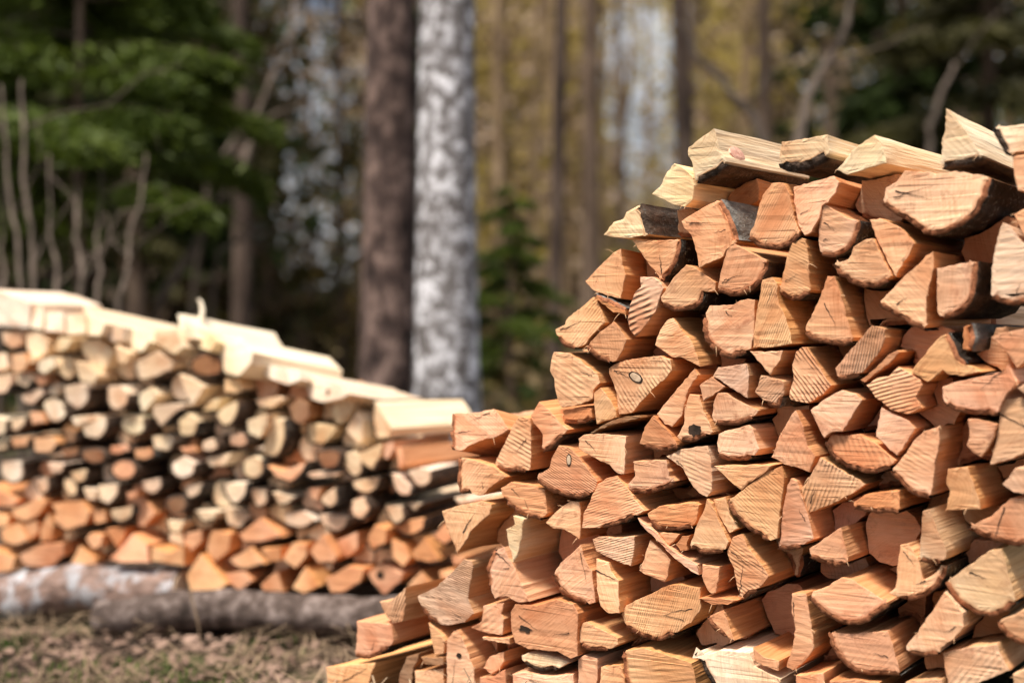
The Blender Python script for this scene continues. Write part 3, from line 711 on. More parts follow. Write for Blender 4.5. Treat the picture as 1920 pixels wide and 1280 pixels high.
# ------------------------------------------------------------------ log outlines
# options | outline of the sawn end (frame pixels, turned into metres on the pile's front plane); b = bark on the edge that starts here
NEAR = '''
t=p s=.1 k=9 #brown-barked pale log jutting out at the top left of the near pile |1130,441 1150,415 1168,410 1173,397 1202,381b 1212,400b 1217,425b 1222,440 1185,447 1150,446
t=p s=.1 #pale log resting below the pink-knotted log on top of near pile |1264,306 1250,322 1236,350 1221,364 1240,373 1260,384 1285,389 1300,374 1303,347 1298,330 1280,313
t=p s=.1 k=9 #pale split log with a pink side knot, on top of near pile |1339,240 1290,276 1289,293 1296,303 1305,345b 1340,330b 1366,309 1350,280
t=p s=.05 k=14 #pale block with thick dark bark underneath, on top of near pile |1465,265 1552,251 1558,296b 1530,313b 1500,323b 1470,321b 1458,307
t=p s=.05 #pale rough-ended log right of the block with thick bark |1568,318 1596,283 1622,263 1640,252 1651,266 1662,294 1663,307 1633,314 1618,320 1588,329
t=p s=.4 k=9 #tall pale wedge log, highest on the near pile |1772,202 1783,206 1806,237 1828,270 1848,298b 1828,306b 1795,313b 1764,318 1766,260 1771,243
t=p s=.1 k=8 #pale block with brown bark on its left, top right corner |1858,238 1940,230 1940,279 1885,290b 1872,268b
t=y s=.1 #pale log cut off by right frame edge below the corner block |1898,292 1945,286 1945,365 1908,358 1900,330
t=o s=.2 k=8 b=g #square orange log with red inner bark and grey bark side |1276,415 1290,405 1315,390 1330,381 1352,372b 1374,408b 1388,450 1362,470 1357,482 1310,503 1305,475 1295,440 1281,428
t=o s=.5 |1445,343 1470,342 1482,365 1490,410 1503,442b 1480,462b 1455,469b 1422,463b 1400,448 1412,424 1428,366
t=o s=.3 |1487,350 1520,341 1563,329 1574,341 1568,362 1553,381 1541,386 1537,410 1522,436 1508,443 1495,420 1488,380
t=k s=.35 k=7 #broad pinkish double-width log under the tall pale wedge |1696,319 1747,322 1754,326 1791,320 1860,332b 1848,375b 1824,410b 1785,432b 1741,441b 1703,417b 1670,397b 1654,382 1660,352 1680,340
t=k s=.1 |1543,381 1572,397 1588,408 1614,412b 1610,440b 1595,466b 1565,483b 1537,478 1534,450 1535,415
t=o s=.1 |1629,411 1650,408 1688,425 1716,456 1680,521 1662,490 1641,443
t=y s=.2 |1559,494 1590,485 1600,462 1625,447 1637,446 1658,490 1673,517 1668,528b 1650,538b 1620,540b 1590,530b 1570,513b
t=o s=.4 |1482,457 1503,445 1512,448 1518,495 1521,552b 1500,563b 1480,562b 1459,553 1466,520 1475,480
t=g s=.4 |1879,415 1892,420 1915,452 1945,464 1945,565b 1900,573b 1856,562 1858,510 1864,470
t=y s=.1 |1899,401 1945,380 1945,452 1918,440
t=o s=.1 |1096,527 1120,502 1150,472 1165,465 1168,497 1174,515 1164,561 1140,556 1112,545
t=o s=.1 |1184,450 1276,447b 1277,465b 1268,497b 1243,530 1215,495
t=o s=.3 |1286,495 1302,500 1322,515 1342,528 1342,545 1320,550b 1313,572b 1292,581b 1265,584b 1242,572 1238,557 1262,520
t=o s=.3 |1364,449 1400,468 1444,491b 1432,520b 1410,545b 1375,556b 1343,546 1350,510 1359,480
t=k s=1 #narrow log end with strong saw ridges below the left shoulder, near pile |1199,519 1227,519 1241,532 1245,540 1238,556 1233,578 1212,610 1190,633 1180,618 1175,600 1180,572 1192,545 1200,537
t=o s=.25 k=8 #rounded reddish log with black wet bark beneath, near pile |1330,572 1375,570 1388,562 1416,561 1415,610 1408,655 1400,662b 1370,674b 1350,666b 1326,646b 1317,620b 1319,595
t=o s=.6 |1428,525 1448,518 1457,530 1460,567 1472,590 1481,620 1485,645 1450,652 1411,653 1413,620 1420,570
t=k s=.3 |1551,517 1565,517 1580,560 1600,632 1602,642b 1580,650b 1552,646b 1525,638b 1506,624 1515,602 1535,560
t=o s=.4 |1750,470 1752,503 1745,530 1737,560 1738,600 1735,622b 1705,608b 1675,591b 1645,570 1690,522 1715,500 1735,478
t=k s=.2 |1755,503 1835,487b 1832,530b 1822,567b 1797,590b 1768,600 1757,587 1756,545
t=r s=.1 b=g #small orange stub with grey bark below the mossy bark |1806,612 1822,604b 1828,640b 1823,660 1804,655
t=o s=.3 |1856,632 1885,622 1945,608 1945,662 1920,680 1907,692 1888,662
t=y s=.5 |1040,617 1058,608 1065,594 1090,575 1112,556 1120,562 1132,590 1135,605 1118,622 1104,636 1098,646 1078,656b 1060,651b 1045,634
t=r s=.1 b=g #thin reddish slab with grey top in a gap, left edge of near pile |1116,549b 1140,558b 1176,577 1174,591 1150,587 1123,566
t=o s=.6 |1150,602 1162,615 1176,636 1168,656 1156,678 1143,682b 1120,673b 1103,658b 1100,646 1120,625
t=o s=.4 |1250,600 1262,595 1275,615 1292,632 1302,650 1310,675 1313,688 1300,682 1282,672 1260,670 1245,660 1227,647 1235,622
t=o s=.7 n=1192,707,13,7,25 #log end with a pale oval knot ringed in grey |1141,690 1150,682 1190,671 1238,666 1257,673 1260,695 1248,710 1220,735 1200,757 1185,775 1160,778 1156,742 1148,715 1141,700
t=o s=.6 |1037,659 1068,661 1085,672 1120,700 1126,718 1113,732 1112,748 1090,758 1052,765 1042,740 1038,710 1030,695
t=o s=.4 |1112,736 1126,725 1140,742 1155,768 1157,783 1118,796 1114,770
t=o s=.15 |1302,690 1309,703 1292,730 1279,779 1260,802 1246,795 1230,776
t=g s=.4 |1345,688 1400,680 1405,705 1402,747 1363,723 1336,706
t=o s=.1 |1310,722 1334,705 1361,725 1318,754
t=k s=.3 |1404,657 1469,656 1464,675 1443,704 1425,682
t=k s=1 #log end with bold diagonal saw ridges in the middle of near pile |1490,660 1502,650 1513,650 1527,672 1550,710 1560,722 1545,740 1515,757 1482,750 1478,737 1487,710 1484,685
t=k s=1 #slanting ridged log directly right of the boldest ridged log end |1633,610 1660,615 1662,632 1650,660 1630,685 1612,705b 1590,713b 1570,712 1565,690 1590,660 1612,635
t=y s=.8 |1623,722 1645,707 1667,704 1684,686 1726,711 1730,724 1718,745 1730,765 1705,777 1670,770 1640,745
t=r s=.1 #thin curled strip of red bark wedged between logs, near pile |1612,712 1640,690 1665,665 1682,655 1688,660 1666,684 1648,699 1622,718
t=y s=.3 |1735,662 1752,640 1777,621b 1790,640b 1797,660b 1812,680 1842,697 1805,706 1775,702 1767,695 1740,717 1706,697
t=k s=.2 |1766,724 1785,717 1858,701 1884,694 1890,681 1907,717 1884,744 1871,780b 1812,776b 1772,763 1766,744
t=g s=.2 |1907,728 1945,705 1945,742 1922,740
t=o s=.4 r=-.2 |848,774 895,772 927,766 940,782 955,805 938,815 925,822 905,825 882,835 867,845 848,843b 844,810b
t=o s=.7 #upright log with level saw ridges beside the leftmost upper log, near pile |970,782 980,780 993,783 996,795 996,840 995,880 985,886b 957,885b 928,878 930,860 950,820 965,790
t=o s=.5 |994,781 1010,751 1032,770 1053,795 1067,805 1055,818b 1045,828b 1035,840b 1020,848 1015,840 1017,815 1010,805 1000,793
t=o s=.2 |1055,769 1088,761 1110,766 1111,783 1110,790b 1085,795b 1056,793
t=k s=.2 |1084,822 1095,814 1132,812 1175,817 1173,845 1170,890 1158,888 1142,872 1120,862 1102,852 1085,842
t=d s=0 #loose curved sheet of bark lying under the oval-knot log |1106,810 1142,789 1170,780 1200,777 1203,783 1170,792 1140,799 1108,813
t=r s=.1 |1225,777 1240,795 1258,812 1266,827 1274,838b 1255,847b 1232,846b 1205,838 1198,832 1207,800
t=y s=.3 h=1303,806,15,11 #log end with a black rotten hollow, near pile |1292,738 1312,740 1320,770 1330,790 1337,810 1325,818b 1302,828b 1275,829 1268,818 1281,795 1283,765
t=k s=.25 |1346,735 1362,735 1380,748 1402,758 1424,769 1412,785b 1378,798b 1340,797 1334,780 1337,752
t=g s=.6 b=g |1414,735 1426,703 1445,706 1470,714 1471,745b 1460,765b 1437,757
t=k s=.2 |1347,812 1365,805 1404,796 1412,803 1418,825 1425,842 1410,858b 1385,865b 1358,862b 1345,853 1344,830
t=o s=.5 |1445,857 1460,818 1485,774 1492,768 1500,785 1507,800 1515,835 1530,855 1518,886 1470,870
t=k s=.1 |1518,768 1545,747 1578,730 1605,738 1618,749 1595,785 1580,810 1560,810 1545,822 1535,805
t=o s=.7 |1546,826 1560,813 1580,816 1610,812 1640,829 1665,850 1681,862 1670,878b 1645,888b 1615,886b 1580,873b 1557,855b
t=k s=.3 |1652,762 1668,771 1705,788 1716,803 1702,828 1682,856 1668,845 1655,830 1642,818 1645,790
t=k s=.5 |1762,797 1763,825 1753,870 1745,935b 1722,932b 1697,915b 1677,895b 1668,882 1684,866 1702,842 1722,816 1742,804
t=k s=.1 |1813,784 1842,787 1870,794 1862,825 1840,858 1825,850 1811,835 1817,820
t=g s=.3 c=1876,775,1945,812 |1885,747 1945,744 1945,838 1900,860 1855,873 1863,838 1872,796 1875,765
t=y s=.2 |1777,878 1815,874 1828,910 1840,955 1771,959 1780,920 1773,905
t=g s=.1 |1878,908 1890,895 1903,876 1945,872 1945,928 1900,924
t=o s=.5 |860,856 890,861 928,875 951,893 930,906 917,915 907,928 895,930 880,922b 862,925b 858,890b
t=o s=.4 |938,915 958,902 995,908 1022,917 1027,962 1015,975b 985,968b 957,951b 942,933
t=o s=.6 n=1067,862,4,9,0 #log end with a narrow upright purple knot, left side of near pile |1047,834 1065,837 1085,854 1107,884 1120,902 1117,917 1107,928b 1082,934b 1052,929b 1027,918b 1004,902 1010,887 1029,877 1034,857
t=y s=.6 |1120,907 1135,896 1155,891 1175,912 1190,935 1210,957 1190,970b 1160,983b 1130,990 1090,990 1092,965 1105,940
t=k s=.1 |1185,864 1250,861 1255,892 1270,905b 1245,918b 1210,926b 1180,922 1176,907 1190,892
t=g s=.6 |1248,855 1275,842 1327,834 1334,868 1336,895 1335,922 1325,932 1310,925 1295,907 1285,890 1280,878
t=y s=.3 |1338,873 1390,871 1450,871 1428,891 1403,905 1390,920 1365,900
t=o s=.5 |1467,872 1471,895 1465,945 1458,1010 1440,1016b 1415,1001b 1390,983b 1367,953b 1363,938 1380,926 1405,908 1440,881
t=k s=.5 |1482,895 1495,901 1505,932 1517,972 1527,1010 1502,1025b 1480,1033b 1455,1028 1463,1010 1466,960 1474,915
t=y s=.8 |1537,855 1560,869 1590,888 1625,907 1600,925 1565,943 1535,955 1515,963 1510,950 1500,917 1520,889
t=r s=.2 |1600,940 1620,926 1688,918 1688,962b 1640,962b 1600,956
t=g s=.2 |1729,957 1745,952 1755,985 1772,1025 1775,1045 1765,1055b 1740,1057b 1722,1052 1725,1010
t=k s=.1 c=1884,950,1866,1010 |1812,990 1835,977 1860,965 1877,947 1893,934 1945,930 1945,1020b 1895,1023b 1862,1014b 1830,1001b
t=y s=.1 c=868,998,892,960 |827,957 880,942 905,938 922,945 918,965 900,980 882,998 870,1020 857,1038 850,1020 840,1000
t=p s=.2 |948,992 964,983 961,966 983,972 978,1010 970,1042 962,1056 953,1020
t=y s=.2 |1022,980 1050,951 1070,938 1086,940 1089,965 1089,990 1087,1013 1078,1005 1058,993 1038,990
t=o s=.3 |1088,1020 1096,1045 1110,1070 1117,1130 1100,1133b 1067,1121b 1045,1101b 1035,1077 1050,1055
t=k s=.6 |1110,1010 1122,1005 1170,1006 1191,1004 1189,1035 1183,1062 1150,1050 1117,1033
t=o s=.5 |1213,962 1235,948 1302,940 1312,946 1307,975 1300,990b 1260,996b 1230,991b 1217,977
t=k s=.3 |1325,934 1333,943 1344,965 1354,990 1367,1015 1358,1035b 1320,1039b 1290,1028 1303,990 1318,958
t=y s=.3 |1336,935 1360,930 1370,965 1385,990 1368,1000 1357,983 1342,955
t=r s=.1 |1266,1020 1278,1004 1296,1001 1289,1022 1290,1032 1275,1033
t=o s=.1 |1232,996 1276,1000 1263,1017 1253,1024
t=o s=.4 |1219,1010 1238,1027 1258,1049 1252,1080 1247,1092 1225,1083 1197,1070 1208,1042
t=k s=0 #long splintered strip of torn wood slanting across the near pile |1195,970 1225,993 1250,1022 1283,1043 1308,1058 1311,1078 1295,1071 1265,1048 1240,1021 1215,998 1200,983
t=o s=.1 |1316,1056 1350,1061 1343,1110 1335,1116 1325,1105 1315,1080
t=o s=.6 |1374,1006 1390,1000 1402,1025 1430,1060 1442,1080 1420,1108b 1392,1127 1382,1105 1376,1072 1362,1035
t=k s=.1 |1577,987 1582,1010 1590,1045 1588,1060b 1572,1063b 1545,1058b 1517,1045 1517,1027 1540,1012
t=k s=.4 |1687,1020 1705,1017 1722,1045 1732,1085 1745,1078 1765,1062 1778,1058b 1770,1085b 1745,1112b 1715,1125b 1690,1122 1665,1112 1678,1100 1682,1060
t=k s=.15 |1577,1082 1595,1084 1615,1097 1640,1112 1670,1135b 1647,1150b 1625,1167b 1600,1172b 1570,1165b 1540,1147b 1515,1122 1525,1107 1547,1100
t=g s=.1 |1852,1032 1877,1028 1888,1060 1897,1092 1907,1132b 1885,1148b 1865,1155b 1840,1155b 1815,1142b 1787,1120b 1770,1090 1790,1077
t=g s=.3 |1867,1165 1945,1132 1945,1220b 1897,1201b 1875,1181b
t=k s=.5 c=930,1035,960,1062 |927,1030 945,1024 962,1059 977,1092 993,1128 972,1130 948,1118 928,1122 917,1100b 912,1065b
t=g s=1 #weathered squarish log end with coarse slanting saw ridges, lower left |870,1047 885,1051 888,1065 880,1100 878,1122 890,1150 870,1167 842,1172 820,1170b 800,1155b 788,1138 782,1117 817,1100 840,1077
t=g s=1 #small striped log end perched at lower left beside the weathered one |710,1127 732,1125 760,1099 760,1140 755,1165 735,1167 722,1152
t=k s=.3 |668,1164 700,1166 733,1169 738,1200 730,1215b 710,1228b 692,1235b 665,1231 668,1195
t=k s=.4 |803,1166 820,1180 834,1200 832,1225 815,1228 808,1197
t=k s=.6 |905,1135 946,1129 940,1150 945,1160 942,1190 912,1187 882,1176 903,1163
t=o s=.2 |903,1193 956,1195 956,1208 906,1200
t=r s=.3 h=985,1178,14,6 #broad reddish log with a dark scar in its long grain |957,1146 965,1132 1005,1134 1042,1122 1075,1131 1085,1150 1083,1230 1070,1235 1045,1222 990,1217 965,1205 958,1180
t=o s=.5 c=1117,1068,1160,1088 |1117,1046 1142,1053 1146,1070 1160,1088 1162,1150 1140,1150 1125,1136 1119,1110
t=o s=.7 |1165,1150 1172,1134 1220,1112 1250,1096 1275,1094 1313,1101 1315,1140 1295,1168 1265,1190b 1235,1202b 1195,1190b 1172,1175
t=k s=.3 |1092,1166 1100,1164 1130,1180 1158,1195 1160,1208 1140,1220b 1107,1220b 1085,1208 1087,1182
t=k s=.1 |1325,1155 1357,1141 1367,1170 1378,1200 1360,1195b 1335,1176b
t=r s=.1 |1308,1121 1330,1119 1360,1121 1385,1124 1365,1134 1335,1134
t=o s=.2 |1483,1111 1512,1111 1516,1135 1523,1180 1527,1215 1505,1245 1487,1257 1473,1250 1485,1215 1490,1180 1483,1147
t=k s=.4 |1553,1183 1590,1187 1665,1181 1672,1200 1685,1245 1690,1267b 1652,1266b 1615,1262b 1590,1250b 1570,1230b 1555,1205b
t=g s=.3 |1770,1108 1785,1122 1807,1148 1808,1175 1790,1197 1765,1215 1760,1227b 1728,1232b 1700,1225 1698,1210 1720,1185 1750,1141
t=g s=.6 |1766,1223 1815,1211 1870,1206 1882,1235 1895,1257 1850,1275 1815,1290 1777,1290
t=g s=.1 |1898,1262 1945,1246 1945,1310 1898,1310
t=g s=.1 |1697,1277 1767,1271 1770,1310 1697,1310
t=y s=.2 c=645,1276,690,1252 |610,1250 650,1246 700,1243 706,1240 697,1260 685,1310 615,1310
t=k s=.3 |777,1256 832,1252 834,1310 780,1310
t=d s=.3 |748,1265 762,1230 785,1224 783,1240 775,1252 768,1310 745,1310
t=d s=.2 |788,1230 831,1231 831,1247 796,1245
t=k s=.4 h=861,1228,6,5 #tall log end with one small round black hole, bottom course |837,1200 850,1182 858,1179 875,1212 887,1248 895,1310 837,1310
t=o s=.2 |905,1252 918,1230 945,1220 945,1240 935,1256 922,1264
t=k s=.1 |899,1268 925,1267 948,1253 952,1310 899,1310
t=p s=.1 |977,1228 990,1222 1025,1226 1070,1241 1045,1255b 1010,1258b 980,1244
t=k s=.2 |960,1262 985,1259 1030,1267 1075,1262 1078,1310 963,1310
t=k s=.2 |1083,1235 1095,1227 1120,1234 1121,1260 1118,1310 1085,1310
t=o s=.3 |1126,1249 1164,1245 1171,1270 1175,1310 1123,1310 1125,1264
t=o s=.5 |1167,1219 1205,1214 1250,1226 1297,1242 1312,1310 1182,1310b 1168,1252b
t=p s=.3 |1300,1221 1318,1229 1350,1217 1405,1223 1415,1247 1445,1263 1465,1272 1460,1310 1350,1310b 1318,1252b
t=r s=.2 |1411,1212 1432,1230 1462,1238 1460,1258 1430,1249 1413,1236
t=o s=.2 |1491,1264 1545,1260 1548,1310 1491,1310
t=r s=.2 |1555,1275 1600,1272 1650,1278 1650,1310 1555,1310
'''
FAR = '''
t=w #white-faced block cut by the left frame edge, top of far pile |-25,540 0,545 57,568 55,616 -25,612
t=w y=30 r=-.17 |58,570 82,574 79,619 57,615
t=w y=30 r=-.17 |82,586 120,584 121,625 83,622
t=w y=30 r=-.17 |123,589 157,586 160,626 125,628
t=w y=38 r=-.17 |155,570 175,590 198,606 188,630 161,630
t=w y=38 r=-.17 |212,604 232,612 230,640 208,641 196,628
t=w y=38 r=-.17 |240,612 270,618 280,640 266,660 243,655 234,640
t=w y=38 r=-.17 |290,620 330,613 338,632 347,650 328,665 310,655 288,640
t=w y=40 r=-.17 |332,588 345,588 360,615 366,635 345,640 336,615
t=p y=38 r=-.2 |370,612 400,625 407,640 395,660 369,652
t=w y=42 r=-.17 |410,630 450,632 475,660 470,682 447,706 422,700 407,662
t=w |2,620 42,618 40,650b 22,658b 5,645
t=p |48,624 76,620 90,640 88,662 66,675 50,655
t=p |110,632 136,636 127,652 112,660 100,655
t=p |150,640 186,634 213,660 200,690 187,705 170,680 155,660
t=p |215,645 245,662 236,682 222,680
t=p |250,680 295,657 326,680 320,697b 288,712b 260,714b 248,692
t=d b=d |360,672b 385,660b 412,668b 418,695b 400,708b 370,705b 355,690b
t=y |22,665 45,661 53,680 45,695 25,700
t=p |54,664 70,670 64,682 54,680
t=w |106,672 135,668 139,705b 128,716b 105,700
t=p |140,677 162,680 185,705 175,720 150,715
t=w |73,676 95,668 104,687 83,702 69,693
t=p |-20,662 12,660 16,690 -20,700
t=w |-20,707 20,699 24,720b 12,740b -20,742
t=w |30,704 50,696 64,712b 50,730b 33,722
t=k |69,705 86,700 88,720 73,724 66,713
t=w |40,742 50,734 78,727 82,742b 62,762b 46,758
t=w |93,724 106,716 116,727 110,742 95,742
t=w |120,724 150,718 172,727b 166,755b 145,770b 125,755
t=w |82,752 100,745 118,758b 127,776b 112,793b 92,790b 82,768
t=w |200,722 225,722 243,738b 240,760b 217,773b 200,755b
t=w |262,738 282,725 298,740 282,758 265,777b 258,755
t=p |334,700 360,710 385,724 372,745 360,762 347,735
t=p |415,745 412,755 405,770 378,770 395,750
t=p |420,708 445,708 458,732b 445,742b 420,738
t=w |448,748b 450,768b 435,797b 415,800b 402,778 420,762
t=w |288,760 342,757 345,768b 325,782b 302,803b 285,780
t=w |332,788 350,774 375,789b 366,817b 336,818b
t=w |227,785 245,775 270,782b 273,808b 250,820b 225,802b
t=w |155,802 175,790 200,780b 204,800b 186,825b 160,820
t=w |132,782 175,777 180,786 142,799
t=w |15,788 50,780b 48,798b 30,812b 15,805
t=k |55,772 78,772 86,792 60,796
t=w |-20,778 14,785b 12,815b -20,820
t=k |20,820 55,819b 54,838b 25,842
t=d |122,802 145,808b 142,832b 122,830
t=w y=42 r=-.17 |478,692 500,683 520,686 560,692 565,712 540,722 505,710
t=w y=42 r=-.17 h=615,735,5,6 #pale log with a dark bark knot on top of far pile |568,694 580,700 640,718 658,738 640,748 605,755 580,748 573,715
t=p |627,756 657,742 662,762 650,792 632,795 622,772
t=w y=44 b=d #pale log swung sideways at the right end of far pile top |700,748 706,755 735,803 730,820 705,822b 697,790b
t=p |648,805 670,770 680,790 680,827 670,833
t=p |572,792 625,797 630,807 605,835b 577,830b
t=w |510,782 535,785b 538,810b 532,840b 515,860b 490,853 500,815
t=w |463,787 503,774 500,800 485,825b 465,815
t=d |540,762 560,745 578,756 580,780 565,797 550,790
t=p |478,748 520,742 535,748 510,765 485,762
t=w |455,864 475,854 493,860b 497,885b 480,900b 460,895b 452,880b
t=k |500,872 530,882 578,864b 570,885b 545,907b 520,897
t=w |572,886 600,882 638,886 630,896b 585,901b
t=d b=d |590,847b 620,840b 640,847b 635,875b 605,880b
t=w |641,852 660,844 680,864b 682,885b 665,898b 645,880
t=p |668,852 718,829 712,862b 700,885b 684,875
t=w |658,902 715,892b 713,912b 690,928b 662,918b
t=w |730,884 748,891 773,914b 773,930b 750,932b 735,912b
t=w |760,884 785,876 810,880b 812,902b 797,915b 778,912b
t=k |722,832 738,824 740,843 725,863 719,855
t=k y=40 |741,838 755,837 758,870 747,882
t=w |2,864 44,864b 44,898b 22,909b 4,898
t=w |88,867 122,868b 118,888b 98,890
t=w |128,886 166,878b 164,900b 142,908b
t=k b=d |207,874b 225,860b 250,864b 258,880b 248,898b 225,902b 210,890b
t=d b=d |152,845b 175,838b 195,845b 197,865b 175,872b 155,862b
t=k |252,842 285,838b 292,855b 270,866b 252,860
t=w |320,870 345,854 368,868b 365,890b 340,900b 321,888b
t=w |383,857 437,847 420,876b 392,878b
t=w |65,905 91,890b 94,918b 76,930b
t=w |120,894 147,906b 146,928b 128,932b 118,912
t=w |155,913 180,917 181,940b 164,940
t=w |184,908 226,905b 222,928b 204,948b 186,940
t=w |262,902 302,894b 306,912b 288,930b 270,922
t=k |236,922 260,918 255,932 240,936
t=w |342,910 382,905b 375,928b 352,936b
t=d b=d |312,935b 328,927b 348,932b 352,950b 340,966b 320,965b 310,950b
t=w |419,905 466,902b 463,928b 441,948b 421,928b
t=w |470,914 502,918b 503,945b 482,953b 468,932
t=w |506,920 555,930b 545,945b 522,949b
t=w |605,928 634,908b 634,945b 616,955b 598,940
t=k |581,915 602,913 596,938 582,935
t=w |660,937 685,929b 697,953b 678,977b 660,968
t=w |718,950 755,948b 762,972b 738,985b
t=w |759,942 795,942b 778,962b
t=w |208,955 251,946b 251,968b 226,982b 208,972
t=o |257,942 275,938 292,962 270,988 257,986
t=w |361,955 405,959 404,975b 380,982b
t=w #very white half-round log end low in the far pile |310,973 346,977 336,1000b 317,1000b
t=w |419,950 448,955 468,972b 452,993b 427,986
t=w |532,962 568,957 595,976b 568,993b 536,986
t=w |598,962 652,970b 652,986b 630,1000b 605,986
t=o |-20,905 36,937 22,950 -20,950
t=o |22,955 66,935 91,938 73,964 47,978 25,968
t=o |95,944 153,938 170,959 160,986b 124,997b 98,978 105,960
t=o |172,950 197,959 199,978 178,982
t=o |-20,958 18,966 14,986 -20,990
t=o |0,993 36,978 55,1015b 29,1026b 4,1018
t=o |42,984 69,974 72,997 58,1011
t=o |75,993 91,962 100,986 97,1011 75,1015
t=o |33,1040 73,1020 120,1017 120,1044b 95,1066b 44,1062b
t=o |-20,1025 28,1044 22,1070 -20,1072
t=o |131,1055 149,1021 182,1051 179,1059
t=o |160,1011 168,999 193,1002 190,1022 175,1030
t=r |197,991 237,988 233,1009 219,1028
t=o |204,1048 237,1013 248,999 277,1021 280,1055 226,1055
t=o |283,1024 317,1035 345,1022 346,1062 284,1051
t=o |339,999 379,992 379,1015 357,1035 343,1019
t=o |397,992 434,999 430,1033 405,1053 386,1030
t=o |448,1001 488,970 532,1008b 488,1020b 459,1019
t=o |425,1050 470,1024 499,1059b 452,1070b
t=o |488,1028 525,1024 527,1050 507,1054
t=o |529,1048 547,1017 576,1017 575,1042 554,1066
t=o |580,1033 605,1001 632,1044 627,1057b 598,1059
t=o |631,1012 671,995 671,1030 649,1046
t=o |686,1011 703,982 724,992 724,1021b 696,1035b
t=o |744,978 799,968b 796,994b 765,1007b 737,992
t=o |772,1035 796,1006 827,1052b 806,1059b 779,1052
t=o |731,1008 760,1020 770,1045 755,1064 735,1045
t=o |810,1008 834,979 850,1010b 835,1025b
t=k |845,1040 872,1042 868,1058 850,1060
t=o #large bright orange wedge resting on the ground log, far pile |350,1077 375,1037 427,1094 405,1113 354,1113
t=o |421,1075 459,1070 474,1088 448,1108 430,1093
t=o |488,1095 521,1068 532,1110 492,1108
t=o |547,1102 572,1060 598,1099 569,1113
t=o |610,1083 652,1060 684,1065 676,1094b 645,1114b 620,1114
t=k h=713,1077,8,8 #greyish log end with a black round pith hole, far pile bottom |688,1074 713,1056 756,1074 751,1094b 720,1119b 700,1097
t=o |762,1097 789,1068 813,1097 790,1115
t=o |822,1070 850,1066 858,1095 830,1110
t=w |850,932 872,927 882,940 862,945
t=w |-15,824 16,822b 18,842b -10,850
t=k |62,822 95,817 110,832b 95,852b 65,850
t=d |113,842 147,838b 148,856b 125,862
t=k |208,835 240,830b 248,846b 225,853 205,848
t=w |285,818 318,814 330,828b 318,848b 290,845
t=w |380,828 403,818b 413,838b 395,850b 378,845
t=k |335,838 362,834 370,846 345,850
t=w |430,814 458,810b 468,830b 450,842b 430,835
'''
# ------------------------------------------------------------------ logs
TONE = {'o': (0.71, 0.405, 0.24), 'k': (0.72, 0.435, 0.285), 'y': (0.73, 0.435, 0.255), 'g': (0.66, 0.455, 0.315), 'p': (0.80, 0.65, 0.45),
        'r': (0.58, 0.29, 0.155), 'd': (0.30, 0.175, 0.105), 'w': (0.79, 0.67, 0.53)}
TWORD = {'o': 'orange', 'k': 'pinkish', 'y': 'yellowish', 'g': 'greyish', 'p': 'pale', 'r': 'reddish', 'd': 'brown', 'w': 'whitish'}
ORD = ['first', 'second', 'third', 'fourth', 'fifth', 'sixth', 'seventh', 'eighth', 'ninth', 'tenth', 'eleventh', 'twelfth', 'thirteenth', 'fourteenth', 'fifteenth', 'sixteenth', 'seventeenth', 'eighteenth', 'nineteenth', 'twentieth']
ORD += ['twenty-' + w for w in ORD[:9]] + ['thirtieth'] + ['thirty-' + w for w in ORD[:9]]

def parse(txt):
    out = []
    for line in txt.strip().splitlines():
        head, pts = line.rsplit('|', 1)
        head, _, lab = head.partition('#')
        o = {'label': lab.strip()}
        for t in head.split():
            k, v = t.split('='); o[k] = v
        P, B = [], []
        for t in pts.split():
            b = t.endswith('b')
            if b: t = t[:-1]
            x, y = t.split(','); P.append((float(x), float(y))); B.append(b)
        o['pts'], o['bark'] = P, B
        out.append(o)
    return out

def cr(p0, p1, p2, p3, t):
    return 0.5 * ((2 * p1) + (-p0 + p2) * t + (2 * p0 - 5 * p1 + 4 * p2 - p3) * t * t + (-p0 + 3 * p1 - 3 * p2 + p3) * t ** 3)

def normals2(P):
    n = len(P); out = []
    for i in range(n):
        a, b = P[i - 1], P[(i + 1) % n]; e1 = P[i] - a; e2 = b - P[i]
        e1 = e1 / (np.linalg.norm(e1) + 1e-9); e2 = e2 / (np.linalg.norm(e2) + 1e-9)
        m = np.array([-(e1[1] + e2[1]), e1[0] + e2[0]]); l = np.linalg.norm(m)
        out.append(m / l * min(1.5, 2.0 / max(l, 0.6)) if l > 1e-6 else np.array([-e1[1], e1[0]]))
    return np.array(out)          # inward for counter-clockwise outlines

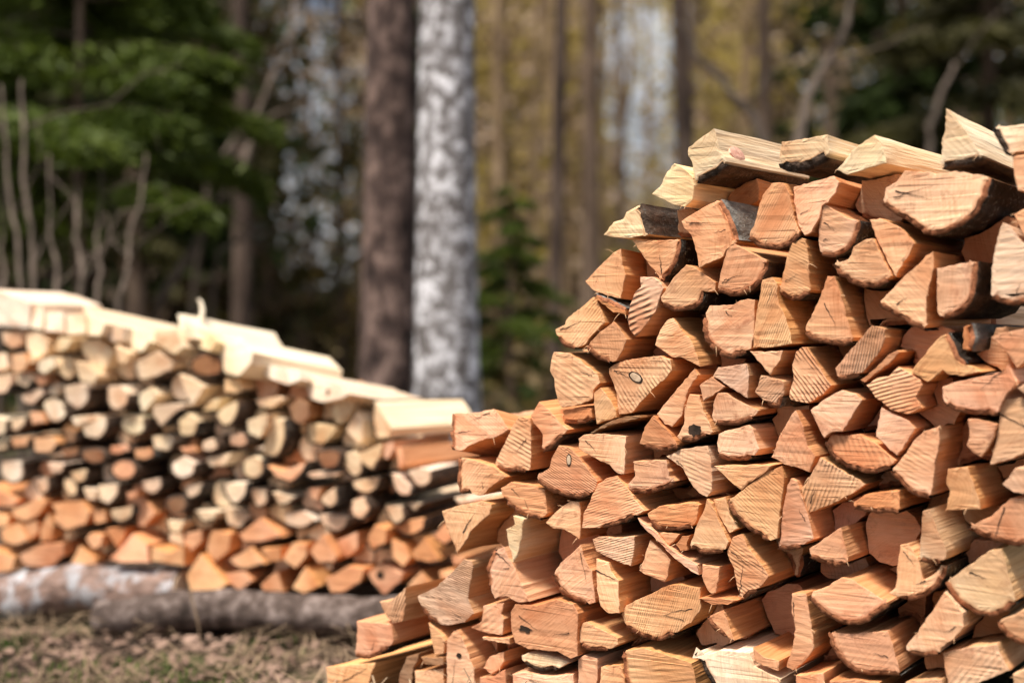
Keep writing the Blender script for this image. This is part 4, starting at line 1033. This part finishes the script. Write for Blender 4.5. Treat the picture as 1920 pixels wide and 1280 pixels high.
def build_log(o, pile, idx, fine, name, group):
    rr = random.Random(idx * 131 + (7 if fine else 90007))
    P, B = list(o['pts']), list(o['bark'])
    tone = o.get('t', 'o'); strength = float(o.get('s', 0.15))
    cx = sum(p[0] for p in P) / len(P); cy = sum(p[1] for p in P) / len(P)
    dj = rr.uniform(-0.007, 0.007) if fine else rr.uniform(-0.02, 0.02)
    c3 = pile.hit(cx, cy, o.get('off', dj))
    yaw = (math.radians(float(o['y'])) if 'y' in o else pile.yaw) + math.radians(rr.uniform(-1.5, 1.5))
    rise = rr.uniform(-0.015, 0.015) + float(o.get('r', 0))
    axis = Vector((math.sin(yaw), math.cos(yaw), rise)).normalized()
    nf = (axis + Vector((rr.uniform(-.06, .06), 0, rr.uniform(-.06, .06)))).normalized()
    U = Vector((0, 0, 1)).cross(nf).normalized() * -1
    W = U.cross(nf).normalized()
    if W.z < 0: W = -W
    if U.x < 0: U = -U
    def face(px, py):
        r = ray(px, py); q = CAMP + r * ((c3 - CAMP).dot(nf) / r.dot(nf)) - c3
        return np.array([q.dot(U), q.dot(W)])
    uv = [face(*p) for p in P]
    area = 0.5 * sum(uv[i - 1][0] * uv[i][1] - uv[i][0] * uv[i - 1][1] for i in range(len(uv)))
    if area < 0:
        n = len(uv); uv = uv[::-1]; B = [B[(n - 2 - i) % n] for i in range(n)]; area = -area
    # resample the outline: bark arcs smooth, split edges slightly ragged
    n = len(uv); S = []; FB = []
    seg = 0.0065 if fine else 0.014
    for i in range(n):
        a, b = uv[i], uv[(i + 1) % n]; ln = np.linalg.norm(b - a); k = max(1, int(round(ln / seg)))
        pa = uv[i - 1] if B[i - 1] else a - (b - a) * 0.5
        pb = uv[(i + 2) % n] if B[(i + 1) % n] else b + (b - a) * 0.5
        per = np.array([-(b - a)[1], (b - a)[0]]) / (ln + 1e-9)
        wob = rr.uniform(-1, 1)
        for j in range(k):
            t = j / k
            if B[i]: q = cr(pa, a, b, pb, t)
            else: q = a + (b - a) * t + per * (math.sin(t * math.pi) * wob * 0.02 * ln)
            if fine: q = q + np.array([rr.gauss(0, 1), rr.gauss(0, 1)]) * (0.0003 if j == 0 else 0.0009 if B[i] else 0.0005)
            S.append(q); FB.append(B[i])
    S = np.array(S); m = len(S)
    per_len = sum(np.linalg.norm(S[i] - S[i - 1]) for i in range(m))
    shrink = 0.0008 if fine else 0.0015
    nin = normals2(S)
    S = S + nin * shrink
    # bark vertices
    isb = [FB[i] or FB[i - 1] for i in range(m)]
    tb = float(o.get('k', 6.5)) / 1000.0 * (1.0 if fine else 0.9)
    Bd = S.copy()
    for i in range(m):
        if isb[i]:
            e = 0.5 if not (FB[i] and FB[i - 1]) else 1.0
            Bd[i] = S[i] + nin[i] * tb * e
    w_in = min(0.006, 0.30 * area / per_len)
    nb = normals2(Bd)
    R1 = Bd + nb * min(0.0008, w_in * 0.3)
    R2 = Bd + nb * w_in
    length = pile.length * rr.uniform(0.93, 1.05)
    depths = [0.0010, 0.06, 0.17, length]
    th = math.radians(rr.choice((rr.gauss(25, 22), rr.gauss(-35, 25), rr.gauss(80, 30)))); fq = rr.choice((rr.uniform(0.7, 1.1), rr.uniform(1.1, 1.9))); ct, st = math.cos(th), math.sin(th)
    off = np.array([rr.uniform(0, 40), rr.uniform(0, 40), rr.uniform(0, 40)])
    bc = [S[i] for i in range(m) if isb[i]]
    if bc and not all(isb): pith = -np.mean(bc, axis=0) * rr.uniform(1.0, 1.8)
    elif bc: pith = np.array([rr.uniform(-.004, .004), rr.uniform(-.004, .004)])
    else: pith = uv[rr.randrange(len(uv))] * rr.uniform(1.2, 2.4)
    V, A, RIM, PV = [], [], [], []
    def add(q, d, rim=0.0):
        p = Vector(U) * float(q[0]) + Vector(W) * float(q[1]) + axis * d
        V.append(tuple(p)); RIM.append(rim); PV.append((q[0] - pith[0], q[1] - pith[1], 0))
        A.append((q[0] * ct + q[1] * st + off[0], (-q[0] * st + q[1] * ct) * fq + off[1], d + off[2]))
    F, MI = [], []
    for i in range(m): add(R2[i], rr.uniform(-0.0006, 0.0006))
    for i in range(m): add(R1[i], rr.uniform(-0.0003, 0.0006), 1.0 if isb[i] else 0.0)
    tri = tessellate_polygon([[Vector((p[0], p[1], 0)) for p in R2]])
    for t in tri:
        a, b, c = (R2[t[0]], R2[t[1]], R2[t[2]])
        cw = (b[0] - a[0]) * (c[1] - a[1]) - (b[1] - a[1]) * (c[0] - a[0])
        F.append(t if cw > 0 else (t[0], t[2], t[1])); MI.append(0)
    for i in range(m):
        j = (i + 1) % m
        F.append((m + i, m + j, j, i)); MI.append(0)
    ph = rr.uniform(0, 100)
    for k, d in enumerate(depths):
        for i in range(m):
            q = Bd[i]
            if k:
                nz = noise.noise((q[0] * 45 + ph, q[1] * 45, d * 6)) * (0.003 if fine else 0.002)
                q = q * (1 - 0.02 * k * (0.5 if fine else 1)) - nb[i] * nz
            add(q, d + (rr.uniform(-0.0007, 0.0007) if k == 0 else 0))
    base = 2 * m
    for i in range(m):
        j = (i + 1) % m
        F.append((base + i, base + j, m + j, m + i)); MI.append(0)
    for k in range(len(depths) - 1):
        for i in range(m):
            j = (i + 1) % m; b0 = base + k * m; b1 = b0 + m
            F.append((b0 + i, b1 + i, b1 + j, b0 + j)); MI.append(1)
    b1 = base + (len(depths) - 1) * m
    for t in tri: F.append((b1 + t[0], b1 + t[2], b1 + t[1])); MI.append(1)
    ob = mesh_obj(name, V, F, [M['end'], M['side']], mat_idx=MI, attrs={'wp': ('FLOAT_VECTOR', A), 'rim': ('FLOAT', RIM), 'pv': ('FLOAT_VECTOR', PV)})
    ob.location = c3
    t0 = TONE[tone]; j1 = rr.uniform(0.88, 1.08); j2 = rr.uniform(0.95, 1.05)
    ob.color = (min(1, t0[0] * j1), min(1, t0[1] * j1 * j2), min(1, t0[2] * j1 * j2 * rr.uniform(0.92, 1.1)), strength)
    # bark
    if any(FB):
        runs = []
        if all(FB): runs.append(([*range(m), 0], True))
        else:
            s0 = next(i for i in range(m) if FB[i] and not FB[i - 1]); i = 0
            while i < m:
                k = (s0 + i) % m
                if FB[k]:
                    run = [k]
                    while i < m and FB[(s0 + i) % m]: i += 1; run.append((s0 + i) % m)
                    runs.append((run, False))
                else: i += 1
        V2, F2, A2, MI2 = [], [], [], []
        def add2(q, d):
            V2.append(tuple(Vector(U) * float(q[0]) + Vector(W) * float(q[1]) + axis * d)); A2.append((q[0] + off[0], q[1] + off[1], d + off[2]))
        for run, closed in runs:
            nrun = len(run); b0 = len(V2)
            rag = [rr.uniform(-0.002, 0.0025) + (0.004 if rr.random() < 0.08 else 0) for _ in run]
            if closed: rag[-1] = rag[0]
            for i, k in enumerate(run): add2(Bd[k] + nb[k] * 0.0004, rag[i] + 0.0005)
            D = [0.0, 0.025, 0.06, 0.10, 0.15, 0.21, 0.27, length - 0.002] if fine else [0.0, 0.1, 0.2, length - 0.002]
            for k2, d in enumerate(D):
                for i, k in enumerate(run):
                    q = S[k]; nz = noise.noise((q[0] * 70 + ph, q[1] * 70, d * 30)) * (0.0025 if k2 else 0.001)
                    add2(q * (1 - 0.006 * k2 * (1 if fine else 2)) - nin[k] * (nz if 0 < i < nrun - 1 else 0), d + (rag[i] if k2 == 0 else 0))
            for i in range(nrun - 1):
                F2.append((b0 + nrun + i, b0 + nrun + i + 1, b0 + i + 1, b0 + i)); MI2.append(1)
                for k2 in range(len(D) - 1):
                    r0 = b0 + nrun * (1 + k2); r1 = r0 + nrun
                    F2.append((r0 + i, r1 + i, r1 + i + 1, r0 + i + 1)); MI2.append(0)
        bk = o.get('b') or rr.choice('kkkkd') if fine else o.get('b') or rr.choice('kdd')
        bm_ = M[{'g': 'barkgrey', 'd': 'barkbrown', 'k': 'bark'}[bk]]
        if tone == 'p' and fine: bm_ = M['barkbrown']
        bo = mesh_obj('bark', V2, F2, [bm_, M['innerbark'] if (fine and tone != 'p') else bm_], smooth=True, mat_idx=MI2, attrs={'wp': ('FLOAT_VECTOR', A2)})
        bo.parent = ob
    # marks on the end
    def disc(nm, cxp, cyp, rx, ry, rot, mats, rings, dome, jag):
        c = face(cxp, cyp); sc = (c3 - CAMP).length / FPX
        V3, F3, I3 = [], [], []
        ns = 18
        jit = [1 + jag * rr.uniform(-1, 1) for _ in range(ns)]
        for (f_, hh) in rings:
            for k in range(ns):
                a = 2 * math.pi * k / ns; q = np.array([math.cos(a) * rx, math.sin(a) * ry]) * sc * f_ * jit[k]
                ca, sa = math.cos(math.radians(rot)), math.sin(math.radians(rot))
                q = c + np.array([q[0] * ca + q[1] * sa, -q[0] * sa + q[1] * ca])
                V3.append(tuple(Vector(U) * float(q[0]) + Vector(W) * float(q[1]) - axis * hh))
        for r_ in range(len(rings) - 1):
            for k in range(ns):
                k1 = (k + 1) % ns; F3.append((r_ * ns + k, r_ * ns + k1, (r_ + 1) * ns + k1, (r_ + 1) * ns + k)); I3.append(min(r_ // 1, len(mats) - 1) if len(mats) > 1 and r_ >= 2 else 0)
        F3.append(tuple((len(rings) - 1) * ns + k for k in range(ns))); I3.append(len(mats) - 1)
        d_ = mesh_obj(nm, V3, F3, mats, mat_idx=I3); d_.parent = ob
    if 'n' in o:
        a = [float(x) for x in o['n'].split(',')]
        disc('knot', a[0], a[1], a[2], a[3], a[4], [M['dark'], M['knotpale'], M['knotpale']], [(1.35, -0.002), (1.3, 0.0008), (1.0, 0.0009), (0.94, 0.0012), (0.5, 0.0014)], 1, 0.06)
    if 'h' in o:
        a = [float(x) for x in o['h'].split(',')]
        disc('hollow', a[0], a[1], a[2], a[3], 0, [M['dark']], [(1.0, -0.003), (0.95, 0.0012), (0.5, 0.0008)], 0, 0.35 if a[2] > 9 else 0.1)
    cracks = []
    if 'c' in o:
        a = [float(x) for x in o['c'].split(',')]; cracks.append((face(a[0], a[1]), face(a[2], a[3]), 0.0011))
    if fine and area > 0.0035 and not o.get('off'):
        for _ in range(rr.choice((0, 0, 1, 1, 2))):
            k = rr.randrange(m); e_ = R2[k]; s_ = R2[(k + rr.randrange(m // 3, 2 * m // 3)) % m]
            f0 = rr.uniform(0.02, 0.1); f1 = f0 + rr.uniform(0.25, 0.6)
            cracks.append((e_ + (s_ - e_) * f0, e_ + (s_ - e_) * f1, rr.uniform(0.0004, 0.0009)))
    for q0, q1, cw_ in cracks:
        d2 = q1 - q0; pr = np.array([-d2[1], d2[0]]) / (np.linalg.norm(d2) + 1e-9)
        V3, F3 = [], []
        for k in range(9):
            t = k / 8; w_ = cw_ * (1.05 - t) * (0.6 + 0.6 * rr.random()) + 0.00012; q = q0 + d2 * t + pr * rr.uniform(-.0014, .0014)
            for s_ in (-1, 1): V3.append(tuple(Vector(U) * float((q + pr * w_ * s_)[0]) + Vector(W) * float((q + pr * w_ * s_)[1]) - axis * 0.0009))
        for k in range(8): F3.append((2 * k, 2 * k + 1, 2 * k + 3, 2 * k + 2))
        d_ = mesh_obj('crack', V3, F3, M['dark']); d_.parent = ob
    # torn fibres at the rim
    if fine and rr.random() < 0.4:
        for _ in range(rr.choice((1, 2, 3))):
            k = rr.randrange(m); q = Bd[k]; d0 = Vector(U) * float(-nb[k][0]) + Vector(W) * float(-nb[k][1])
            p = Vector(U) * float(q[0]) + Vector(W) * float(q[1])
            l = rr.uniform(0.005, 0.016); side = Vector((rr.uniform(-1, 1), rr.uniform(-.6, 0), rr.uniform(-1, 1)))
            pts = [p - axis * 0.001 + d0 * l * 0.35 * t + (side * l * 0.6 * t) + Vector((0, 0, -1)) * l * 0.35 * t * t - axis * (0.004 * t) for t in (0, .35, .7, 1)]
            v, f = tube(pts, [0.0006, 0.0005, 0.0003, 0.0001], 4); s_ = mesh_obj('splinter', v, f, M['splinter']); s_.parent = ob
    o.update(outline=[c3 + U * float(q[0]) + W * float(q[1]) for q in S], obj=ob, cx=cx, cy=cy, area=area, axis=axis, U=U, W=W, c3=c3, face=face)
    return ob

def shape_word(o):
    P = [np.array(p) for p in o['pts']]; n = len(P); nb_ = sum(o['bark'])
    if nb_ == n: return 'round'
    X = np.array(P) - np.mean(P, axis=0); ev = np.sqrt(np.linalg.eigvalsh(np.cov(X.T)))
    if ev[1] / max(ev[0], 1e-6) > 2.4: return 'slab-like'
    if nb_ >= 4 or (nb_ >= 2 and n - nb_ <= 3): return 'half-round'
    if nb_ >= 2: return 'wedge-shaped'
    return 'three-sided' if n <= 4 and n == 3 or n == 4 and not nb_ and ev[1] / ev[0] > 1.5 else 'blocky'

def project(p):
    q = p - CAMP; c, s = math.cos(PITCH), math.sin(PITCH)
    f = q.y * c - q.z * s; up = q.y * s + q.z * c
    return (960 + FPX * q.x / f, 640 - FPX * up / f)

def gap_fill(logs, pile, cell, min_r, max_r, tones, seed, limit, recess):
    """added filler logs pushed back into the free space between the front logs"""
    rr = random.Random(seed)
    P = [np.array([[p.dot(pile.u), p.z] for p in l['outline']]) for l in logs]
    allp = np.concatenate(P); lo = allp.min(0) - 0.02; hi = allp.max(0) + 0.02
    nx, nz = (int(v) + 1 for v in (hi - lo) / cell)
    gx = lo[0] + (np.arange(nx) + 0.5) * cell; gz = lo[1] + (np.arange(nz) + 0.5) * cell
    cov = np.zeros((nz, nx), bool)
    def paint(q, val=True):
        i0, i1 = np.searchsorted(gx, [q[:, 0].min(), q[:, 0].max()]); j0, j1 = np.searchsorted(gz, [q[:, 1].min(), q[:, 1].max()])
        X, Z = np.meshgrid(gx[i0:i1], gz[j0:j1]); ins = np.zeros(X.shape, bool)
        for k in range(len(q)):
            (x1, z1), (x2, z2) = q[k - 1], q[k]
            if z1 == z2: continue
            ins ^= ((z1 > Z) != (z2 > Z)) & (X < (x2 - x1) * (Z - z1) / (z2 - z1) + x1)
        cov[j0:j1, i0:i1] |= ins
    for q in P: paint(q)
    up = np.logical_or.accumulate(cov[::-1], axis=0)[::-1]; dn = np.logical_or.accumulate(cov, axis=0)
    lf = np.logical_or.accumulate(cov, axis=1); rt = np.logical_or.accumulate(cov[:, ::-1], axis=1)[:, ::-1]
    free = up & dn & lf & rt & ~cov
    for k in range(int(0.03 / cell)): pass
    out = []
    for it in range(limit):
        d = free.astype(int); cur = free.copy(); n = 0
        while cur.any() and n < 60:
            nxt = cur.copy(); nxt[1:] &= cur[:-1]; nxt[:-1] &= cur[1:]; nxt[:, 1:] &= cur[:, :-1]; nxt[:, :-1] &= cur[:, 1:]
            nxt[0] = nxt[-1] = False; nxt[:, 0] = nxt[:, -1] = False
            cur = nxt; d += cur; n += 1
        j, i = np.unravel_index(np.argmax(d), d.shape); r0 = d[j, i] * cell
        if r0 < min_r: break
        c = np.array([gx[i], gz[j]]); poly = []
        na = 14; a0 = rr.random() * 6.28
        for k in range(na):
            a = a0 + 2 * math.pi * k / na; dv = np.array([math.cos(a), math.sin(a)]); t = 0
            while t < max_r:
                x, z = c + dv * (t + cell); ii, jj = int((x - lo[0]) / cell), int((z - lo[1]) / cell)
                if not (0 <= ii < nx and 0 <= jj < nz) or not free[jj, ii]: break
                t += cell
            poly.append(c + dv * max(t, cell))
        poly = np.array(poly)
        ar = 0.5 * abs(sum(poly[k - 1][0] * poly[k][1] - poly[k][0] * poly[k - 1][1] for k in range(na)))
        big = c + (poly - c) * 1.06 + 0
        paint(big); free &= ~cov; free[j, i] = False
        if ar < 2.2 * min_r * min_r: continue
        base = pile.axis * pile.p0.dot(pile.axis); rec = rr.uniform(*recess)
        px = [project(base + pile.u * q[0] + Vector((0, 0, 1)) * q[1] + pile.axis * rec) for q in c + (poly - c) * 0.97]
        bark = [False] * na
        if rr.random() < 0.5:
            ks = sorted(range(na), key=lambda k: px[k][1])[-5:]
            bark = [k in ks and (k + 1) % na in ks for k in range(na)]
        out.append({'label': '', 't': rr.choice(tones), 's': '%.2f' % rr.uniform(0, 0.5), 'pts': px, 'bark': bark, 'off': rec})
    return out

def build_pile(data, pile, fine, what, group, y0, hgt, med):
    logs = parse(data)
    for i, o in enumerate(logs): build_log(o, pile, i, fine, 'split_log', group)
    extra = gap_fill(logs, pile, 0.0025 if fine else 0.004, 0.0145 if fine else 0.0125, 0.05 if fine else 0.04, 'okrgo' if fine else 'wwkpw', 5, 60, (0.07, 0.14) if fine else (0.05, 0.09))  # filler logs added to block and darken the gaps
    for i, o in enumerate(extra): build_log(o, pile, 500 + i, fine, 'split_log', group); o['rear'] = True
    print('gap logs', len(extra))
    logs += extra
    rows = {}
    for o in logs: rows.setdefault(int(max(0, (o['cy'] - y0) // hgt)), []).append(o)
    for ri, (r, ls) in enumerate(sorted(rows.items())):
        ls.sort(key=lambda o: o['cx'])
        for ci, o in enumerate(ls):
            if not o['label']:
                size = 'small ' if o['area'] < med * 0.55 else 'large ' if o['area'] > med * 1.6 else ''
                pos = ORD[ci] + ' from left' if ci <= len(ls) // 2 else (ORD[len(ls) - 1 - ci] + ' from right' if ci < len(ls) - 1 else 'rightmost')
                if ci == 0: pos = 'leftmost'
                o['label'] = '%s%s %s ' % (size, TWORD[o.get('t', 'o')], shape_word(o)) + ('recessed filler log' if o.get('rear') else 'log') + ', %s in %s course from top, %s' % (pos, ORD[min(ri, 19)], what)
            if o.get('rear'): o['obj'].name = 'filler_log'
            if 'bark' in o['label'].split(' of ')[-1] and ('strip' in o['label'] or 'sheet' in o['label']): o['obj'].name = 'bark_strip'
            elif 'strip of torn' in o['label']: o['obj'].name = 'torn_wood_strip'
            tag(o['obj'], o['label'], 'bark' if o['obj'].name.startswith('bark_strip') else 'log', group)
    return logs

near_logs = build_pile(NEAR, near_pile, True, 'near pile', 'split logs in the near woodpile', 205, 72, 0.0075)
far_logs = build_pile(FAR, far_pile, False, 'far pile', 'logs in the far woodpile', 540, 44, 0.0028)

# logs added behind each pile so its see-through gaps turn dark
from mathutils.bvhtree import BVHTree
def added_rear_row(logs, pile, what, group, shifts, scale, x0, y0):
    def tree(items):
        V, F, own = [], [], []
        for k, (me, mat) in enumerate(items):
            o = len(V); V += [mat @ v.co for v in me.vertices]
            for p in me.polygons: F.append(tuple(i + o for i in p.vertices)); own.append(k)
        return BVHTree.FromPolygons(V, F), own
    front, _ = tree([(l['obj'].data, Matrix.Translation(l['c3'])) for l in logs])
    top = {}
    for l in logs:
        for (x, y) in l['pts']:
            for b in range(int(x // 40) - 1, int(x // 40) + 2): top[b] = min(top.get(b, 9999), y)
    big = [l for l in logs if l['area'] > scale[1]]
    gaps = []
    for y in range(y0, 1280, 4):
        for x in range(x0, 1920, 4):
            if y < top.get(int(x // 40), 9999) + 45: continue
            dr = ray(x, y).normalized()
            if front.ray_cast(CAMP, dr)[0] is None: gaps.append((x, y, dr))
    rows = {}
    for n_pass, sh in enumerate(shifts):
        mats = [Matrix.Translation(l['c3'] + pile.axis * (pile.length + 0.035 + 0.36 * n_pass) + pile.u * sh[0] + Vector((0, 0, sh[1]))) @ Matrix.Scale(scale[0], 4) for l in big]
        back, own = tree(list(zip([l['obj'].data for l in big], mats)))
        hit = {}; left = []
        for x, y, dr in gaps:
            idx = back.ray_cast(CAMP, dr)[2]
            if idx is None: left.append((x, y, dr))
            else: hit.setdefault(own[idx], []).append((x, y))
        gaps = left
        for k in sorted(hit):
            l = big[k]; c = l['obj'].copy(); C.objects.link(c)
            c.matrix_world = mats[k]
            c.name = 'added_rear_log'
            px, py = np.mean(hit[k], axis=0); rows.setdefault(int((py - y0) // 90), []).append((px, c))
        if not gaps: break
    for ri, (r, ls) in enumerate(sorted(rows.items())):
        ls.sort(key=lambda t: t[0])
        for ci, (px, c) in enumerate(ls):
            tag(c, 'added rear log that darkens a gap, %s from left of those in %s band of gaps, %s' % (ORD[min(ci, 38)], ORD[ri], what), 'log', group)
added_rear_row(near_logs, near_pile, 'near pile', 'added logs behind the near woodpile', ((-0.16, -0.03), (-0.33, -0.05)), (1.15, 0.003), 620, 420)
added_rear_row(far_logs, far_pile, 'far pile', 'added logs behind the far woodpile', ((-0.11, -0.02), (-0.2, -0.03)), (1.3, 0.0014), 0, 640)

# pink knot on the side of the top log
for o in near_logs:
    if 'pink side knot' in o['label']:
        q0, q1 = o['face'](1352, 284), o['face'](1366, 309); q2 = o['face'](1340, 246)
        a3 = lambda q: o['U'] * float(q[0]) + o['W'] * float(q[1])
        n_ = o['axis'].cross(a3(q1) - a3(q2)).normalized()
        if n_.x < 0: n_ = -n_
        c = a3(q0) + o['axis'] * 0.055 + n_ * 0.0005
        e1, e2 = o['axis'], (a3(q1) - a3(q2)).normalized()
        V3 = []; F3 = []
        for f_, hh in ((1.0, -0.004), (0.95, 0.0015), (0.5, 0.003)):
            for k in range(16):
                a = 2 * math.pi * k / 16; V3.append(c + e1 * math.cos(a) * 0.026 * f_ + e2 * math.sin(a) * 0.014 * f_ + n_ * hh)
        for r_ in range(2):
            for k in range(16): F3.append((r_ * 16 + k, r_ * 16 + (k + 1) % 16, r_ * 16 + 16 + (k + 1) % 16, r_ * 16 + 16 + k))
        F3.append(tuple(32 + k for k in range(16)))
        kn = mesh_obj('knot', V3, F3, M['knotpink']); kn.parent = o['obj']

# ------------------------------------------------------------------ ground logs under the far pile
def ground_log(label, xa, xb, y_a, y_b, rpx, off, mat, seed):
    A_, B_ = far_pile.hit(xa, y_a, off), far_pile.hit(xb, y_b, off)
    r = rpx / FPX * A_.y
    rr = random.Random(seed); P, R = [], []
    for i in range(25):
        t = i / 24; P.append(A_.lerp(B_, t) + Vector((0, 0, 0.012 * math.sin(t * 9 + seed)))); R.append(r * (1 + 0.10 * math.sin(t * 13 + seed) * rr.random()))
    root = empty('ground_log', P[0])
    v, f = tube(P, R, 18, 0.10, seed, closed=False); mesh_obj('bark', v, f, mat, root, smooth=True)
    for p, q, rad in ((P[0], P[1], R[0]), (P[-1], P[-2], R[-1])):
        v, f = tube([p + (p - q).normalized() * 0.003, q], [rad * 0.9, rad * 0.9], 18); mesh_obj('sawn_end', v, f, M['knotpale'], root)
    tag(root, label, 'log', 'ground logs under the far pile')
ground_log('thick birch log with peeling white bark under the far pile, at left', -60, 352, 1112, 1108, 46, 0.03, M['birchlog'], 3)
ground_log('long grey-brown log lying on the ground below the far pile', 190, 960, 1150, 1146, 35, -0.05, M['groundlog'], 5)
ground_log('rear ground log carrying the back of the far pile', -60, 960, 1098, 1098, 30, 0.25, M['brown'], 8)

# curled shaving on the far pile and a long straw in front of it
def shaving():
    pts = [far_pile.hit(x, y, 0.05) for x, y in ((372, 612), (377, 596), (379, 580), (376, 567), (371, 560))]
    V, F = [], []
    for i, p in enumerate(pts):
        for s in (-1, 1): V.append(p + far_pile.u * s * (0.009 - 0.001 * i))
        for s in (-1, 1): V.append(p + far_pile.u * s * (0.009 - 0.001 * i) + far_pile.axis * 0.004)
    for i in range(len(pts) - 1):
        a, b = i * 4, i * 4 + 4
        F += [(a, a + 1, b + 1, b), (a + 2, b + 2, b + 3, a + 3), (a, b, b + 2, a + 2), (a + 1, a + 3, b + 3, b + 1)]
    o = mesh_obj('wood_shaving', V, F, M['curl'], smooth=True)
    tag(o, 'curled white wood shaving standing up on top of far pile', 'shaving')
    v, f = tube([far_pile.hit(x, y, -0.14) for x, y in ((352, 1090), (362, 1130), (372, 1170), (377, 1215))], [0.0022, 0.003, 0.003, 0.003], 6)
    o = mesh_obj('grass_stalk', v, f, M['drygrass']); tag(o, 'single dry stalk hanging before the ground log of far pile', 'grass stalk')
shaving()
